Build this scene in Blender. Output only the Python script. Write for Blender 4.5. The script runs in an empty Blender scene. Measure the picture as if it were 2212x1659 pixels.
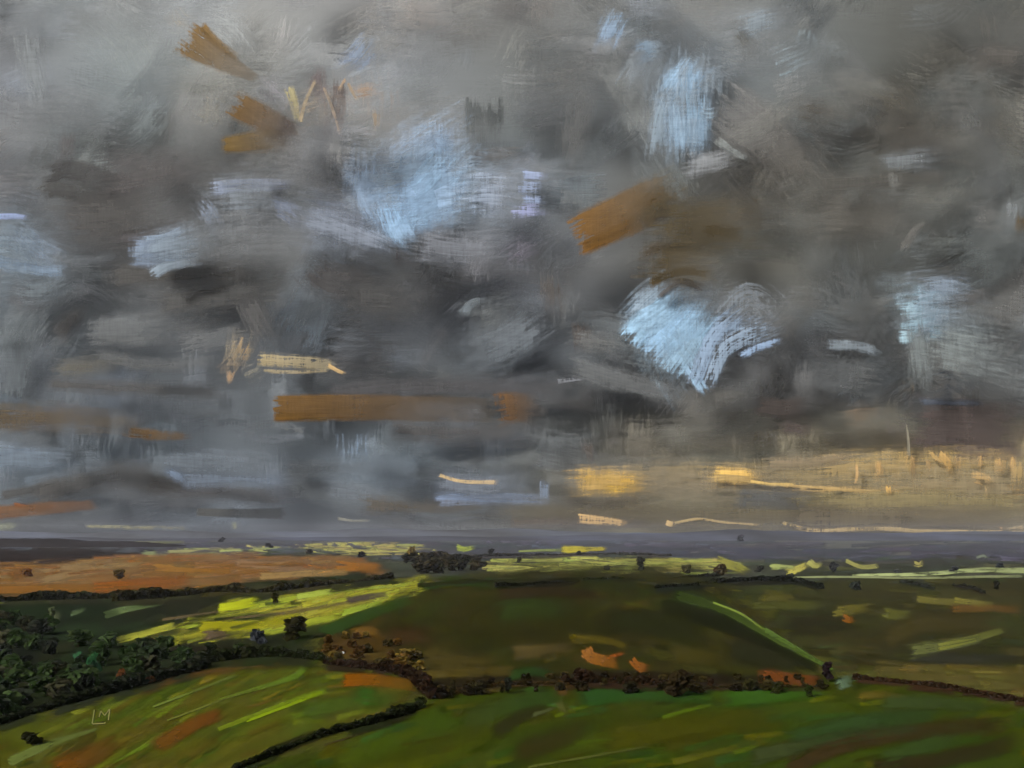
import bpy, math, random
import numpy as np

# ------------------------------------------------------------------ camera, light, exposure
SC = bpy.context.scene
COL = SC.collection
W = 2212.0                      # width of the surveying picture the place was measured from
HORIZON = 1150.0
EYE = 60.0
cam_data = bpy.data.cameras.new('camera')
cam_data.lens = 36.0
cam_data.sensor_width = 36.0
cam_data.shift_y = (HORIZON - 1659.0 / 2) / W
cam_data.clip_start = 0.5
cam_data.clip_end = 60000
cam = bpy.data.objects.new('camera', cam_data)
cam.location = (0, 0, EYE)
cam.rotation_euler = (math.radians(90), 0, 0)
COL.objects.link(cam)
SC.camera = cam

SUN_EL, SUN_AZ = math.radians(33), math.radians(226)      # compass angle, 0 = view direction, clockwise
world = bpy.data.worlds.new('World')
SC.world = world
world.use_nodes = True
wn, wl = world.node_tree.nodes, world.node_tree.links
wn.clear()
w_out = wn.new('ShaderNodeOutputWorld')
w_bg = wn.new('ShaderNodeBackground')
w_bg.inputs['Strength'].default_value = 0.1
sky = wn.new('ShaderNodeTexSky')
sky.sky_type = 'NISHITA'
sky.sun_disc = False
sky.sun_elevation = SUN_EL
sky.sun_rotation = SUN_AZ
sky.dust_density = 3.0
w_tc = wn.new('ShaderNodeTexCoord')
w_noise = wn.new('ShaderNodeTexNoise')
w_noise.inputs['Scale'].default_value = 3.2
w_noise.inputs['Detail'].default_value = 6
w_ramp = wn.new('ShaderNodeValToRGB')
w_ramp.color_ramp.elements[0].position = 0.3
w_ramp.color_ramp.elements[0].color = (1.0, 0.98, 0.96, 1)
w_ramp.color_ramp.elements[1].position = 0.75
w_ramp.color_ramp.elements[1].color = (2.6, 2.65, 2.75, 1)
w_mix = wn.new('ShaderNodeMix')
w_mix.data_type = 'RGBA'
w_mix.inputs[0].default_value = 0.8
wl.new(w_tc.outputs['Generated'], w_noise.inputs['Vector'])
wl.new(w_noise.outputs['Fac'], w_ramp.inputs['Fac'])
wl.new(sky.outputs['Color'], w_mix.inputs[6])
wl.new(w_ramp.outputs['Color'], w_mix.inputs[7])
wl.new(w_mix.outputs[2], w_bg.inputs['Color'])
wl.new(w_bg.outputs['Background'], w_out.inputs['Surface'])

sun_data = bpy.data.lights.new('sun', 'SUN')
sun_data.energy = 2.4
sun_data.angle = math.radians(6)
sun_data.color = (1.0, 0.985, 0.965)
sun = bpy.data.objects.new('sun', sun_data)
sun.rotation_euler = (math.radians(90) - SUN_EL, 0, -SUN_AZ + math.pi)
COL.objects.link(sun)

SC.view_settings.view_transform = 'Standard'
SC.view_settings.look = 'None'
SC.view_settings.exposure = 0.95
SC.view_settings.gamma = 1
SC.view_settings.use_curve_mapping = False
SC.cycles.transparent_max_bounces = 64
SC.cycles.max_bounces = 5
SC.cycles.diffuse_bounces = 1
SC.cycles.use_adaptive_sampling = True
SC.cycles.adaptive_threshold = 0.06
SC.cycles.volume_bounces = 0
SC.cycles.adaptive_min_samples = 16
SC.cycles.use_denoising = True

R = random.Random(7)
NP = np.random.default_rng(7)


# ------------------------------------------------------------------ small helpers
def lin(c, k=1.0):
    out = []
    for v in c:
        v = v / 255.0
        v = v / 12.92 if v <= 0.04045 else ((v + 0.055) / 1.055) ** 2.4
        out.append(min(v * k, 0.9))
    return tuple(out)


def sm(a, b, x):
    t = min(1, max(0, (x - a) / (b - a)))
    return t * t * (3 - 2 * t)


def hterr(x, y):
    """height of the land; works on arrays"""
    x = np.asarray(x, float)
    y = np.asarray(y, float)
    z = 58.0 * np.clip(1 - y / 250.0, 0, 1.0) ** 2 * (y < 250)                       # the hill the viewer stands on
    # the broad dark hill in the middle: steeper to the right, long to the left
    dx = (x - 45) / np.where(x < 45, 215.0, 165.0)
    dy = (y - 800) / np.where(y < 800, 330.0, 260.0)
    z = z + 23.0 * np.exp(-(np.abs(dx) ** 2.4 + np.abs(dy) ** 2.2))
    z = z + 7.0 * np.exp(-(((x + 420) / 330) ** 2 + ((y - 1500) / 420) ** 2))        # orange moor on the left
    z = z + 5.0 * np.exp(-(((x - 620) / 300) ** 2 + ((y - 1300) / 350) ** 2))        # rise on the right
    z = z + 2.2 * np.exp(-(((x + 90) / 90) ** 2 + ((y - 330) / 60) ** 2))            # swell of the near left field
    z = z + 1.6 * np.exp(-(((x - 100) / 120) ** 2 + ((y - 300) / 50) ** 2))
    z = z + 0.5 * np.sin(x / 61.0 + 1.3) * np.sin(y / 83.0) * np.clip((y - 250) / 200, 0, 1)
    return z


_T = np.concatenate([np.arange(200, 1200, 4.0), np.geomspace(1200, 9300, 160)])


def land_many(px, py):
    """where sight lines through surveyed points meet the land: arrays x, y, z"""
    sx = (np.asarray(px, float) - W / 2) / W
    sz = (HORIZON - np.asarray(py, float)) / W
    gap = EYE + sz[:, None] * _T[None, :] - hterr(sx[:, None] * _T[None, :], np.broadcast_to(_T, (len(sx), len(_T))))
    hit = gap <= 0
    k = np.where(hit.any(1), hit.argmax(1), len(_T) - 1)
    k = np.maximum(k, 1)
    r = np.arange(len(sx))
    a, b = gap[r, k - 1], -gap[r, k]
    f = np.where(hit[r, k], a / (a + b + 1e-9), 1.0)
    t = _T[k - 1] + (_T[k] - _T[k - 1]) * np.clip(f, 0, 1)
    return sx * t, t, hterr(sx * t, t)


def land(px, py):
    x, y, z = land_many([px], [py])
    return float(x[0]), float(y[0]), float(z[0])


def tag(o, label=None, cat=None, group=None, kind=None):
    if label: o['label'] = label
    if cat: o['category'] = cat
    if group: o['group'] = group
    if kind: o['kind'] = kind
    return o


def link(name, me, mat=None, parent=None):
    o = bpy.data.objects.new(name, me)
    COL.objects.link(o)
    if mat and not me.materials: me.materials.append(mat)
    if parent: o.parent = parent
    return o


# ------------------------------------------------------------------ materials
def nodes_of(m):
    m.use_nodes = True
    nt = m.node_tree
    nt.nodes.clear()
    return nt, nt.nodes, nt.links


class NT:
    """short-hand for building node trees"""
    def __init__(self, nt): self.nt, self.n, self.l = nt, nt.nodes, nt.links

    def math(self, op, a, b=None, c=None, clamp=False):
        m = self.n.new('ShaderNodeMath'); m.operation = op; m.use_clamp = clamp
        for i, v in enumerate((a, b, c)):
            if v is None: continue
            if isinstance(v, (int, float)): m.inputs[i].default_value = v
            else: self.l.new(v, m.inputs[i])
        return m.outputs[0]

    def step(self, x, lo, hi):
        r = self.n.new('ShaderNodeMapRange'); r.interpolation_type = 'SMOOTHSTEP'
        for k, v in (('Value', x), ('From Min', lo), ('From Max', hi)):
            if isinstance(v, (int, float)): r.inputs[k].default_value = v
            else: self.l.new(v, r.inputs[k])
        return r.outputs['Result']

    def attr(self, name):
        a = self.n.new('ShaderNodeAttribute'); a.attribute_name = name
        return a

    def xyz(self, v):
        s = self.n.new('ShaderNodeSeparateXYZ'); self.l.new(v, s.inputs[0]); return s.outputs

    def comb(self, x, y, z):
        s = self.n.new('ShaderNodeCombineXYZ')
        for i, v in enumerate((x, y, z)):
            if isinstance(v, (int, float)): s.inputs[i].default_value = v
            else: self.l.new(v, s.inputs[i])
        return s.outputs[0]

    def noise(self, vec, scale, detail=2.0, rough=0.5):
        t = self.n.new('ShaderNodeTexNoise')
        if vec is not None: self.l.new(vec, t.inputs['Vector'])
        t.inputs['Scale'].default_value = scale
        t.inputs['Detail'].default_value = detail
        t.inputs['Roughness'].default_value = rough
        return t.outputs['Fac']

    def scale_color(self, col, f):
        m = self.n.new('ShaderNodeVectorMath'); m.operation = 'SCALE'
        self.l.new(col, m.inputs[0])
        if isinstance(f, (int, float)): m.inputs['Scale'].default_value = f
        else: self.l.new(f, m.inputs['Scale'])
        return m.outputs[0]


def stroke_material(name, unit, weave):
    """brushed, dry-edged sheet: streaks along each stroke, feathered rims, woven grain.
    unit = metres per surveyed pixel (for the relief)"""
    m = bpy.data.materials.new(name)
    nt, n, l = nodes_of(m)
    t = NT(nt)
    A = t.xyz(t.attr('edge').outputs['Vector'])      # across, from start, from end
    B = t.xyz(t.attr('brush').outputs['Vector'])     # softness, dryness, opacity
    C = t.xyz(t.attr('along').outputs['Vector'])     # s, t, seed
    col = t.attr('paint').outputs['Color']
    v1 = t.comb(t.math('MULTIPLY', C[0], 0.011), t.math('MULTIPLY', C[1], 0.17), C[2])
    n1 = t.noise(v1, 1.0, 3.0, 0.62)                 # bristles
    v2 = t.comb(t.math('MULTIPLY', C[0], 0.034), t.math('MULTIPLY', C[1], 0.06), C[2])
    n2 = t.noise(v2, 1.0, 3.0, 0.6)                  # uneven load
    geo = n.new('ShaderNodeNewGeometry')
    P = t.xyz(geo.outputs['Position'])
    if weave == 'sky':
        u, v = t.math('DIVIDE', P[0], unit), t.math('DIVIDE', P[2], unit)
    else:
        u, v = t.math('DIVIDE', P[0], unit), t.math('DIVIDE', P[1], unit * 4)
    wh = t.noise(t.comb(t.math('MULTIPLY', u, 0.02), t.math('MULTIPLY', v, 0.21), 3.1), 1.0, 2.0, 0.7)
    wv = t.noise(t.comb(t.math('MULTIPLY', u, 0.21), t.math('MULTIPLY', v, 0.02), 7.7), 1.0, 2.0, 0.7)
    wave = t.math('ADD', wh, wv)                     # about 1
    b1 = t.math('SUBTRACT', n1, 0.5)
    b2 = t.math('SUBTRACT', n2, 0.5)
    jit = t.math('ADD', t.math('MULTIPLY', t.math('MULTIPLY', b1, B[1]), 1.9), t.math('MULTIPLY', b2, 0.55))
    wj = t.math('MULTIPLY', t.math('MULTIPLY', t.math('SUBTRACT', wave, 1.0), B[1]), 0.75)
    jit = t.math('ADD', jit, wj)
    e0 = t.step(t.math('ADD', A[0], t.math('MULTIPLY', jit, B[0])), 0.0, B[0])
    e1 = t.step(t.math('ADD', A[1], t.math('MULTIPLY', jit, 1.2)), 0.0, t.math('ADD', t.math('MULTIPLY', B[0], 0.8), 0.03))
    e2 = t.step(t.math('ADD', A[2], t.math('MULTIPLY', jit, 1.6)), 0.0, t.math('ADD', t.math('MULTIPLY', B[0], 1.6), t.math('MULTIPLY', B[1], 0.7)))
    gap = t.step(t.math('ADD', t.math('ADD', n1, wj), t.math('MULTIPLY', b2, 0.75)),
                 t.math('SUBTRACT', t.math('MULTIPLY', B[1], 0.52), 0.16), t.math('ADD', t.math('MULTIPLY', B[1], 0.52), 0.06))
    al = t.math('MULTIPLY', t.math('MULTIPLY', e0, e1), t.math('MULTIPLY', e2, t.math('MULTIPLY', gap, B[2])), clamp=True)
    shade = t.math('ADD', 1.0, t.math('ADD', t.math('MULTIPLY', b1, 0.62), t.math('ADD', t.math('MULTIPLY', b2, 0.35), t.math('MULTIPLY', t.math('SUBTRACT', wave, 1.0), 0.5))))
    colr = t.scale_color(col, shade)
    bump = n.new('ShaderNodeBump')
    bump.inputs['Strength'].default_value = 0.5
    bump.inputs['Distance'].default_value = unit * 2.2
    l.new(t.math('ADD', n1, t.math('MULTIPLY', wave, 0.5)), bump.inputs['Height'])
    d = n.new('ShaderNodeBsdfDiffuse')
    l.new(colr, d.inputs['Color'])
    l.new(bump.outputs['Normal'], d.inputs['Normal'])
    tr = n.new('ShaderNodeBsdfTransparent')
    mx = n.new('ShaderNodeMixShader')
    l.new(al, mx.inputs[0]); l.new(tr.outputs[0], mx.inputs[1]); l.new(d.outputs[0], mx.inputs[2])
    o = n.new('ShaderNodeOutputMaterial')
    l.new(mx.outputs[0], o.inputs['Surface'])
    return m


M_CLOUD = stroke_material('cloud_vapour', 5.4, 'sky')
M_FIELD = stroke_material('field_cover', 0.25, 'land')


def sheet_material(name, attr_name='paint', color=None, unit=1.0, axis='land', amp=0.35):
    """opaque sheet: own colour times streaky grain"""
    m = bpy.data.materials.new(name)
    nt, n, l = nodes_of(m)
    t = NT(nt)
    geo = n.new('ShaderNodeNewGeometry')
    P = t.xyz(geo.outputs['Position'])
    u = t.math('DIVIDE', P[0], unit)
    v = t.math('DIVIDE', P[2] if axis == 'sky' else P[1], unit)
    vec = t.comb(u, v, 0.0)
    a = t.noise(t.comb(t.math('MULTIPLY', u, 0.006), t.math('MULTIPLY', v, 0.09), 1.0), 1.0, 5.0, 0.7)
    b = t.noise(vec, 0.02, 5.0, 0.6)
    f = t.math('ADD', 1.0, t.math('ADD', t.math('MULTIPLY', t.math('SUBTRACT', a, 0.5), amp * 2), t.math('MULTIPLY', t.math('SUBTRACT', b, 0.5), amp)))
    if color is None:
        c = t.attr(attr_name).outputs['Color']
    else:
        rgb = n.new('ShaderNodeRGB'); rgb.outputs[0].default_value = (*color, 1); c = rgb.outputs[0]
    d = n.new('ShaderNodeBsdfDiffuse')
    l.new(t.scale_color(c, f), d.inputs['Color'])
    o = n.new('ShaderNodeOutputMaterial')
    l.new(d.outputs[0], o.inputs['Surface'])
    return m


def leaf_material(name):
    m = bpy.data.materials.new(name)
    nt, n, l = nodes_of(m)
    t = NT(nt)
    c = t.attr('paint').outputs['Color']
    geo = n.new('ShaderNodeNewGeometry')
    nz = t.noise(geo.outputs['Position'], 0.7, 2.0)
    oi = n.new('ShaderNodeObjectInfo')
    oc = oi.outputs['Color']
    mul = n.new('ShaderNodeVectorMath'); mul.operation = 'MULTIPLY'
    l.new(c, mul.inputs[0]); l.new(oc, mul.inputs[1])
    f = t.math('ADD', 0.72, t.math('MULTIPLY', nz, 0.55))
    d = n.new('ShaderNodeBsdfDiffuse')
    l.new(t.scale_color(mul.outputs[0], f), d.inputs['Color'])
    tl = n.new('ShaderNodeBsdfTranslucent')
    l.new(t.scale_color(mul.outputs[0], f), tl.inputs['Color'])
    mx = n.new('ShaderNodeMixShader'); mx.inputs[0].default_value = 0.42
    l.new(d.outputs[0], mx.inputs[1]); l.new(tl.outputs[0], mx.inputs[2])
    o = n.new('ShaderNodeOutputMaterial')
    l.new(mx.outputs[0], o.inputs['Surface'])
    return m


M_LEAF = leaf_material('foliage')
M_BARK = sheet_material('bark', color=(0.045, 0.034, 0.024), unit=0.05)
M_LAND = sheet_material('rough_pasture', unit=1.0, amp=0.3)
M_DECK = sheet_material('cloud_deck_vapour', unit=5.8, axis='sky', amp=0.1)
M_STONE = sheet_material('pale_stone', color=(0.6, 0.6, 0.58), unit=0.1)
K_SKY, K_LAND = 1.0, 1.0


# ------------------------------------------------------------------ strokes
def resample(pts, n):
    p = np.array(pts, float)
    if len(p) == 2:
        q = p[0] + (p[1] - p[0]) * np.linspace(0, 1, n)[:, None]
        return q
    ext = np.vstack([2 * p[0] - p[1], p, 2 * p[-1] - p[-2]])
    fine = []
    for i in range(len(p) - 1):
        a, b, c, d = ext[i:i + 4]
        for s in np.linspace(0, 1, 12, endpoint=False):
            fine.append(0.5 * ((2 * b) + (-a + c) * s + (2 * a - 5 * b + 4 * c - d) * s ** 2 + (-a + 3 * b - 3 * c + d) * s ** 3))
    fine.append(p[-1])
    fine = np.array(fine)
    L = np.r_[0, np.cumsum(np.linalg.norm(np.diff(fine, axis=0), axis=1))]
    q = np.linspace(0, L[-1], n)
    return np.c_[np.interp(q, L, fine[:, 0]), np.interp(q, L, fine[:, 1])]


class Sheet:
    """gathers strokes (ribbons) and lays them either in the air or on the land, as ONE mesh"""
    def __init__(self):
        self.v, self.f, self.edge, self.brush, self.along, self.paint = [], [], [], [], [], []

    def add(self, pts, w, c, soft=0.5, dry=0.4, op=0.95, place=None, skew=0.0, vary=0.06, fade=0.4, gain=1.0, grey=0.0):
        """pts px polyline, w width or (w0, w1), c colour or (c0, c1)"""
        w0, w1 = w if isinstance(w, (tuple, list)) else (w, w)
        c0, c1 = c if isinstance(c[0], (tuple, list)) else (c, c)
        p = np.array(pts, float)
        L = float(np.sum(np.linalg.norm(np.diff(p, axis=0), axis=1)))
        n = int(max(5, min(26, L / max(7.0, 0.25 * (w0 + w1) / 2)))) + 1
        m = 4 if max(w0, w1) < 60 else 6
        q = resample(pts, n)
        d = np.gradient(q, axis=0)
        d /= np.linalg.norm(d, axis=1)[:, None] + 1e-9
        nor = np.c_[-d[:, 1], d[:, 0]]
        seed = R.random() * 900
        k = [1 + R.uniform(-vary, vary) for _ in range(3)]
        base = len(self.v)
        a, b = np.array(lin(c0)) * gain, np.array(lin(c1)) * gain
        a, b = a * (1 - grey) + a.mean() * grey, b * (1 - grey) + b.mean() * grey
        g = 1 + 0.6 * soft                           # a feathered stroke spreads wider than its core
        u = np.repeat(np.linspace(0, 1, n), m + 1)
        v = np.tile(np.linspace(0, 1, m + 1), n)
        wd = (w0 + (w1 - w0) * u) * g
        off = (v - 0.5) * wd
        Q, NN, D = (np.repeat(z, m + 1, axis=0) for z in (q, nor, d))
        ext = ((u > 0.99).astype(float) * w1 - (u < 0.01) * w0) * 0.25 * soft
        X = Q + NN * off[:, None] + D * (off * skew + ext)[:, None]
        bulge = (1 - (2 * v - 1) ** 2) * wd
        px, py, pz = place(X[:, 0], X[:, 1], bulge)
        self.v += np.c_[px, py, pz].tolist()
        self.edge += np.c_[2 * np.minimum(v, 1 - v), u * L / max(w0, 1), (1 - u) * L / max(w1, 1)].tolist()
        self.brush += np.c_[np.full(len(u), soft), np.full(len(u), dry), op * (1 - fade * u ** 1.3)].tolist()
        self.along += np.c_[u * L, off, np.full(len(u), seed)].tolist()
        cc = (a[None] + (b - a)[None] * u[:, None]) * np.array(k)[None]
        self.paint += np.c_[cc, np.ones(len(u))].tolist()
        for i in range(n - 1):
            for j in range(m):
                o = base + i * (m + 1) + j
                self.f.append((o, o + 1, o + m + 2, o + m + 1))

    def build(self, name, mat, parent=None):
        me = bpy.data.meshes.new(name)
        me.from_pydata(self.v, [], self.f)
        for nm, data in (('edge', self.edge), ('brush', self.brush), ('along', self.along)):
            at = me.attributes.new(nm, 'FLOAT_VECTOR', 'POINT')
            at.data.foreach_set('vector', np.array(data, np.float32).ravel())
        at = me.attributes.new('paint', 'FLOAT_COLOR', 'POINT')
        at.data.foreach_set('color', np.array(self.paint, np.float32).ravel())
        me.polygons.foreach_set('use_smooth', [True] * len(me.polygons))
        me.update()
        return link(name, me, mat, parent)


class Air:
    depth = 13500.0
    def __init__(self, step=5.0):
        Air.depth -= step
        self.Y = Air.depth
    def __call__(self, x, y, bulge):
        Y = self.Y - bulge * 0.35                     # billows lean towards the viewer, metres
        return (x - W / 2) / W * self.Y, Y, EYE + (HORIZON - y) / W * self.Y


class Ground:
    order = 0
    base = 0.0
    def __init__(self):
        Ground.order += 1
        self.k = Ground.base + Ground.order * 0.0005
    def __call__(self, x, y, bulge):
        X, Y, Z = land_many(x, np.maximum(y, HORIZON + 12))
        return X, Y, Z + (0.08 + self.k) * (Y / 420.0) ** 0.6


# ------------------------------------------------------------------ land
def build_land():
    ys = np.concatenate([np.linspace(-320, 200, 24), np.geomspace(212, 10000, 300)])
    nx = 170
    v, f, c = [], [], []
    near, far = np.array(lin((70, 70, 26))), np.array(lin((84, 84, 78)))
    for y in ys:
        half = 0.85 * abs(y) + 420
        xs = np.linspace(-1, 1, nx) * half
        z = hterr(xs, np.full(nx, y))
        for x, zz in zip(xs, z):
            v.append((x, y, zz))
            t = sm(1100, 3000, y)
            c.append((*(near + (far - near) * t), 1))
    for i in range(len(ys) - 1):
        for j in range(nx - 1):
            o = i * nx + j
            f.append((o, o + 1, o + nx + 1, o + nx))
    me = bpy.data.meshes.new('ground')
    me.from_pydata(v, [], f)
    at = me.attributes.new('paint', 'FLOAT_COLOR', 'POINT')
    at.data.foreach_set('color', np.array(c, np.float32).ravel())
    me.polygons.foreach_set('use_smooth', [True] * len(me.polygons))
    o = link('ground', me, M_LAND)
    tag(o, 'olive pasture land running back to the far hills', kind='structure')


build_land()


def ridge(profile, Y, depth, color, label):
    """a far line of hills: px profile of its crest, real slope behind and in front"""
    xs = np.linspace(profile[0][0], profile[-1][0], 150)
    cr = np.interp(xs, [p[0] for p in profile], [p[1] for p in profile])
    rng = np.random.default_rng(int(Y))
    rough = np.convolve(rng.normal(0, 1, len(xs) + 8), np.ones(9) / 9, 'valid') * 4.5
    cr = cr - rough
    v, f, c = [], [], []
    rows = 12
    for k in range(rows + 1):
        q = k / rows                                   # 0 front foot .. 0.5 crest .. 1 back foot
        s = math.sin(math.pi * q) ** 0.8
        for i, x in enumerate(xs):
            yy = Y + (q - 0.5) * depth
            top = EYE + (HORIZON - cr[i]) / W * Y
            v.append(((x - W / 2) / W * Y, yy, -4 + (top + 4) * s))
            t = 0.5 + 0.5 * math.sin(x / 143.0 + 3 * q + Y) * math.sin(x / 61.0 + Y / 7 + 5 * q)
            k = 0.65 + 0.7 * t
            cc = lin(color)
            c.append((cc[0] * k * (1.05 - .1 * t), cc[1] * k, cc[2] * k * (.9 + .25 * t), 1))
    n = len(xs)
    for k in range(rows):
        for i in range(n - 1):
            o = k * n + i
            f.append((o, o + 1, o + n + 1, o + n))
    me = bpy.data.meshes.new('hill')
    me.from_pydata(v, [], f)
    at = me.attributes.new('paint', 'FLOAT_COLOR', 'POINT')
    at.data.foreach_set('color', np.array(c, np.float32).ravel())
    me.polygons.foreach_set('use_smooth', [True] * len(me.polygons))
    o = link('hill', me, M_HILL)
    tag(o, label, kind='structure')


M_HILL = sheet_material('far_moor', unit=3.0, amp=0.6)
ridge([(-900, 1140), (0, 1147), (160, 1152), (330, 1145), (500, 1150), (640, 1147), (800, 1142), (960, 1147), (1100, 1143), (1250, 1149), (1500, 1152), (1700, 1147), (1900, 1151), (2060, 1147), (2212, 1150), (3100, 1146)], 8900, 900, (76, 78, 82), 'faint lilac-grey hills along the horizon')  # lilac haze of distance partly put into the hill colour
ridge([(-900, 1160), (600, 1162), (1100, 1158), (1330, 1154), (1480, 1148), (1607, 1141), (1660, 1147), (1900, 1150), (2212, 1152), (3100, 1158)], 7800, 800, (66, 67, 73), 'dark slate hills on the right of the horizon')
ridge([(-900, 1150), (-200, 1156), (0, 1164), (200, 1167), (360, 1177), (480, 1186)], 4300, 500, (38, 33, 30), 'dark brown moor ridge at the far left')


# ------------------------------------------------------------------ fields
def inside_rows(poly, y):
    xs = []
    for i in range(len(poly)):
        (x0, y0), (x1, y1) = poly[i], poly[(i + 1) % len(poly)]
        if (y0 <= y < y1) or (y1 <= y < y0):
            xs.append(x0 + (x1 - x0) * (y - y0) / (y1 - y0))
    return sorted(xs)


def field(label, poly, palette, angle=0.0, size=(150, 22), count=60, dry=0.45, soft=0.6, op=0.85, curve=0.0, extra=(), bend=None, blend=0.35, gain=1.0, under=()):
    """a field: strokes of grass and crop of its own colours, some with sun and shade painted in, laid along its rows, on the land"""
    sh = Sheet()
    Ground.order = 0
    Ground.base += 0.015
    ys = [p[1] for p in poly]
    ymin, ymax = min(ys), max(ys)
    mean = np.mean(palette, axis=0)
    for e in under:
        sh.add(*e[:3], **(dict(place=Ground(), gain=gain, op=.9, fade=.3) | (e[3] if len(e) > 3 else {})))
    done, tries = 0, 0
    while done < count and tries < count * 20:
        tries += 1
        y = R.uniform(ymin + 1, ymax - 1)
        xs = inside_rows(poly, y)
        if len(xs) < 2: continue
        a, b = xs[0], xs[-1]
        x = R.uniform(a, b)
        L = size[0] * R.uniform(0.55, 1.3)
        w = size[1] * R.uniform(0.6, 1.4)
        an = math.radians(bend(x, y) if bend else angle + R.uniform(-4, 4))
        dx, dy = math.cos(an) * L / 2, math.sin(an) * L / 2
        # keep the ends inside the field
        for _ in range(6):
            ok = True
            for sgn in (-1, 1):
                xx, yy = x + sgn * dx, y + sgn * dy
                rr = inside_rows(poly, min(max(yy, ymin + .5), ymax - .5))
                if len(rr) < 2 or not (rr[0] - 6 <= xx <= rr[-1] + 6) or not (ymin - 3 <= yy <= ymax + 3): ok = False
            if ok: break
            dx *= 0.7; dy *= 0.7; w *= 0.93
        if abs(dx) < w * 0.55: w = max(3, abs(dx) * 1.2)
        cv = R.uniform(-1, 1) * curve * L
        pts = [(x - dx, y - dy), (x + cv * math.sin(an), y - cv * math.cos(an)), (x + dx, y + dy)]
        c0, c1 = (tuple(mean[i] * blend + p[i] * (1 - blend) for i in range(3)) for p in (R.choice(palette), R.choice(palette)))
        sh.add(pts, (w, w * R.uniform(0.7, 1.1)), (c0, c1), soft, dry * R.uniform(0.5, 1.3), op, Ground(), vary=0.1, gain=gain)
        done += 1
    done, tries = 0, 0
    while done < count * 0.9 and tries < count * 12:              # small tufts and furrow marks
        tries += 1
        y = R.uniform(ymin + 2, ymax - 2)
        xs = inside_rows(poly, y)
        if len(xs) < 2: continue
        x = R.uniform(xs[0], xs[-1])
        L = size[0] * R.uniform(0.12, 0.4); w = max(3, size[1] * R.uniform(0.12, 0.3))
        an = math.radians((bend(x, y) if bend else angle) + R.gauss(0, 5))
        dx, dy = math.cos(an) * L / 2, math.sin(an) * L / 2
        rr = inside_rows(poly, min(max(y + dy, ymin + .5), ymax - .5)); r2 = inside_rows(poly, min(max(y - dy, ymin + .5), ymax - .5))
        if len(rr) < 2 or len(r2) < 2 or x + dx > rr[-1] or x - dx < r2[0]: continue
        p = R.choice(palette); k = math.exp(R.gauss(0, .18))
        sh.add([(x - dx, y - dy), (x, y + R.uniform(-.1, .1) * w), (x + dx, y + dy)], w, tuple(v * k for v in p), R.uniform(.3, .7), R.uniform(.6, .95), R.uniform(.3, .7), Ground(), vary=.1, gain=gain, fade=.5)
        done += 1
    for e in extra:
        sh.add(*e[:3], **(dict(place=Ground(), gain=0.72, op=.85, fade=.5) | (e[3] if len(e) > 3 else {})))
    o = sh.build('field', M_FIELD)
    return tag(o, label, kind='structure')


# far strips first
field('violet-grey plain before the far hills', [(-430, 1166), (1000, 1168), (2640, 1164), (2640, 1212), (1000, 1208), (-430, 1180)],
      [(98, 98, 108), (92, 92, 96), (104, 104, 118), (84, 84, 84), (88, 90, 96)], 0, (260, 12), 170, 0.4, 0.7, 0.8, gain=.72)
field('dark grey-green plain behind the middle hill', [(480, 1190), (1000, 1200), (2640, 1208), (2640, 1262), (1500, 1258), (900, 1262), (500, 1225)],
      [(80, 82, 66), (70, 72, 58), (88, 90, 80), (78, 80, 62), (62, 64, 50)], 0, (190, 14), 150, 0.45, 0.7, 0.85, gain=.75)
field('dark brown moor on the far left skyline', [(-430, 1164), (150, 1166), (345, 1182), (320, 1200), (150, 1212), (30, 1222), (-430, 1226)],
      [(64, 54, 44), (56, 46, 40), (70, 62, 54), (60, 48, 36)], -2, (170, 18), 80, 0.3, 0.6, 0.9, gain=.45)
field('pale yellow far field under the moor ridge', [(298, 1192), (400, 1183), (560, 1180), (690, 1187), (705, 1196), (600, 1203), (430, 1205), (320, 1202)],
      [(166, 164, 96), (190, 184, 112), (150, 150, 92), (130, 134, 98)], 1, (130, 10), 34, 0.45, 0.5, 0.9)
field('pale yellow far field left of the dark tree clump', [(640, 1180), (760, 1172), (900, 1176), (946, 1187), (930, 1199), (800, 1198), (655, 1192)],
      [(172, 166, 92), (160, 150, 82), (186, 180, 104), (130, 124, 80)], 1, (120, 9), 34, 0.6, 0.5, 0.9)
field('long pale yellow field behind the middle hill', [(1035, 1222), (1060, 1212), (1160, 1206), (1400, 1202), (1540, 1206), (1610, 1222), (1600, 1240), (1480, 1240), (1300, 1236), (1075, 1243)],
      [(172, 168, 88), (150, 150, 76), (180, 180, 96), (136, 140, 66), (160, 164, 78)], 1, (150, 12), 60, 0.5, 0.5, 0.9)
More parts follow.
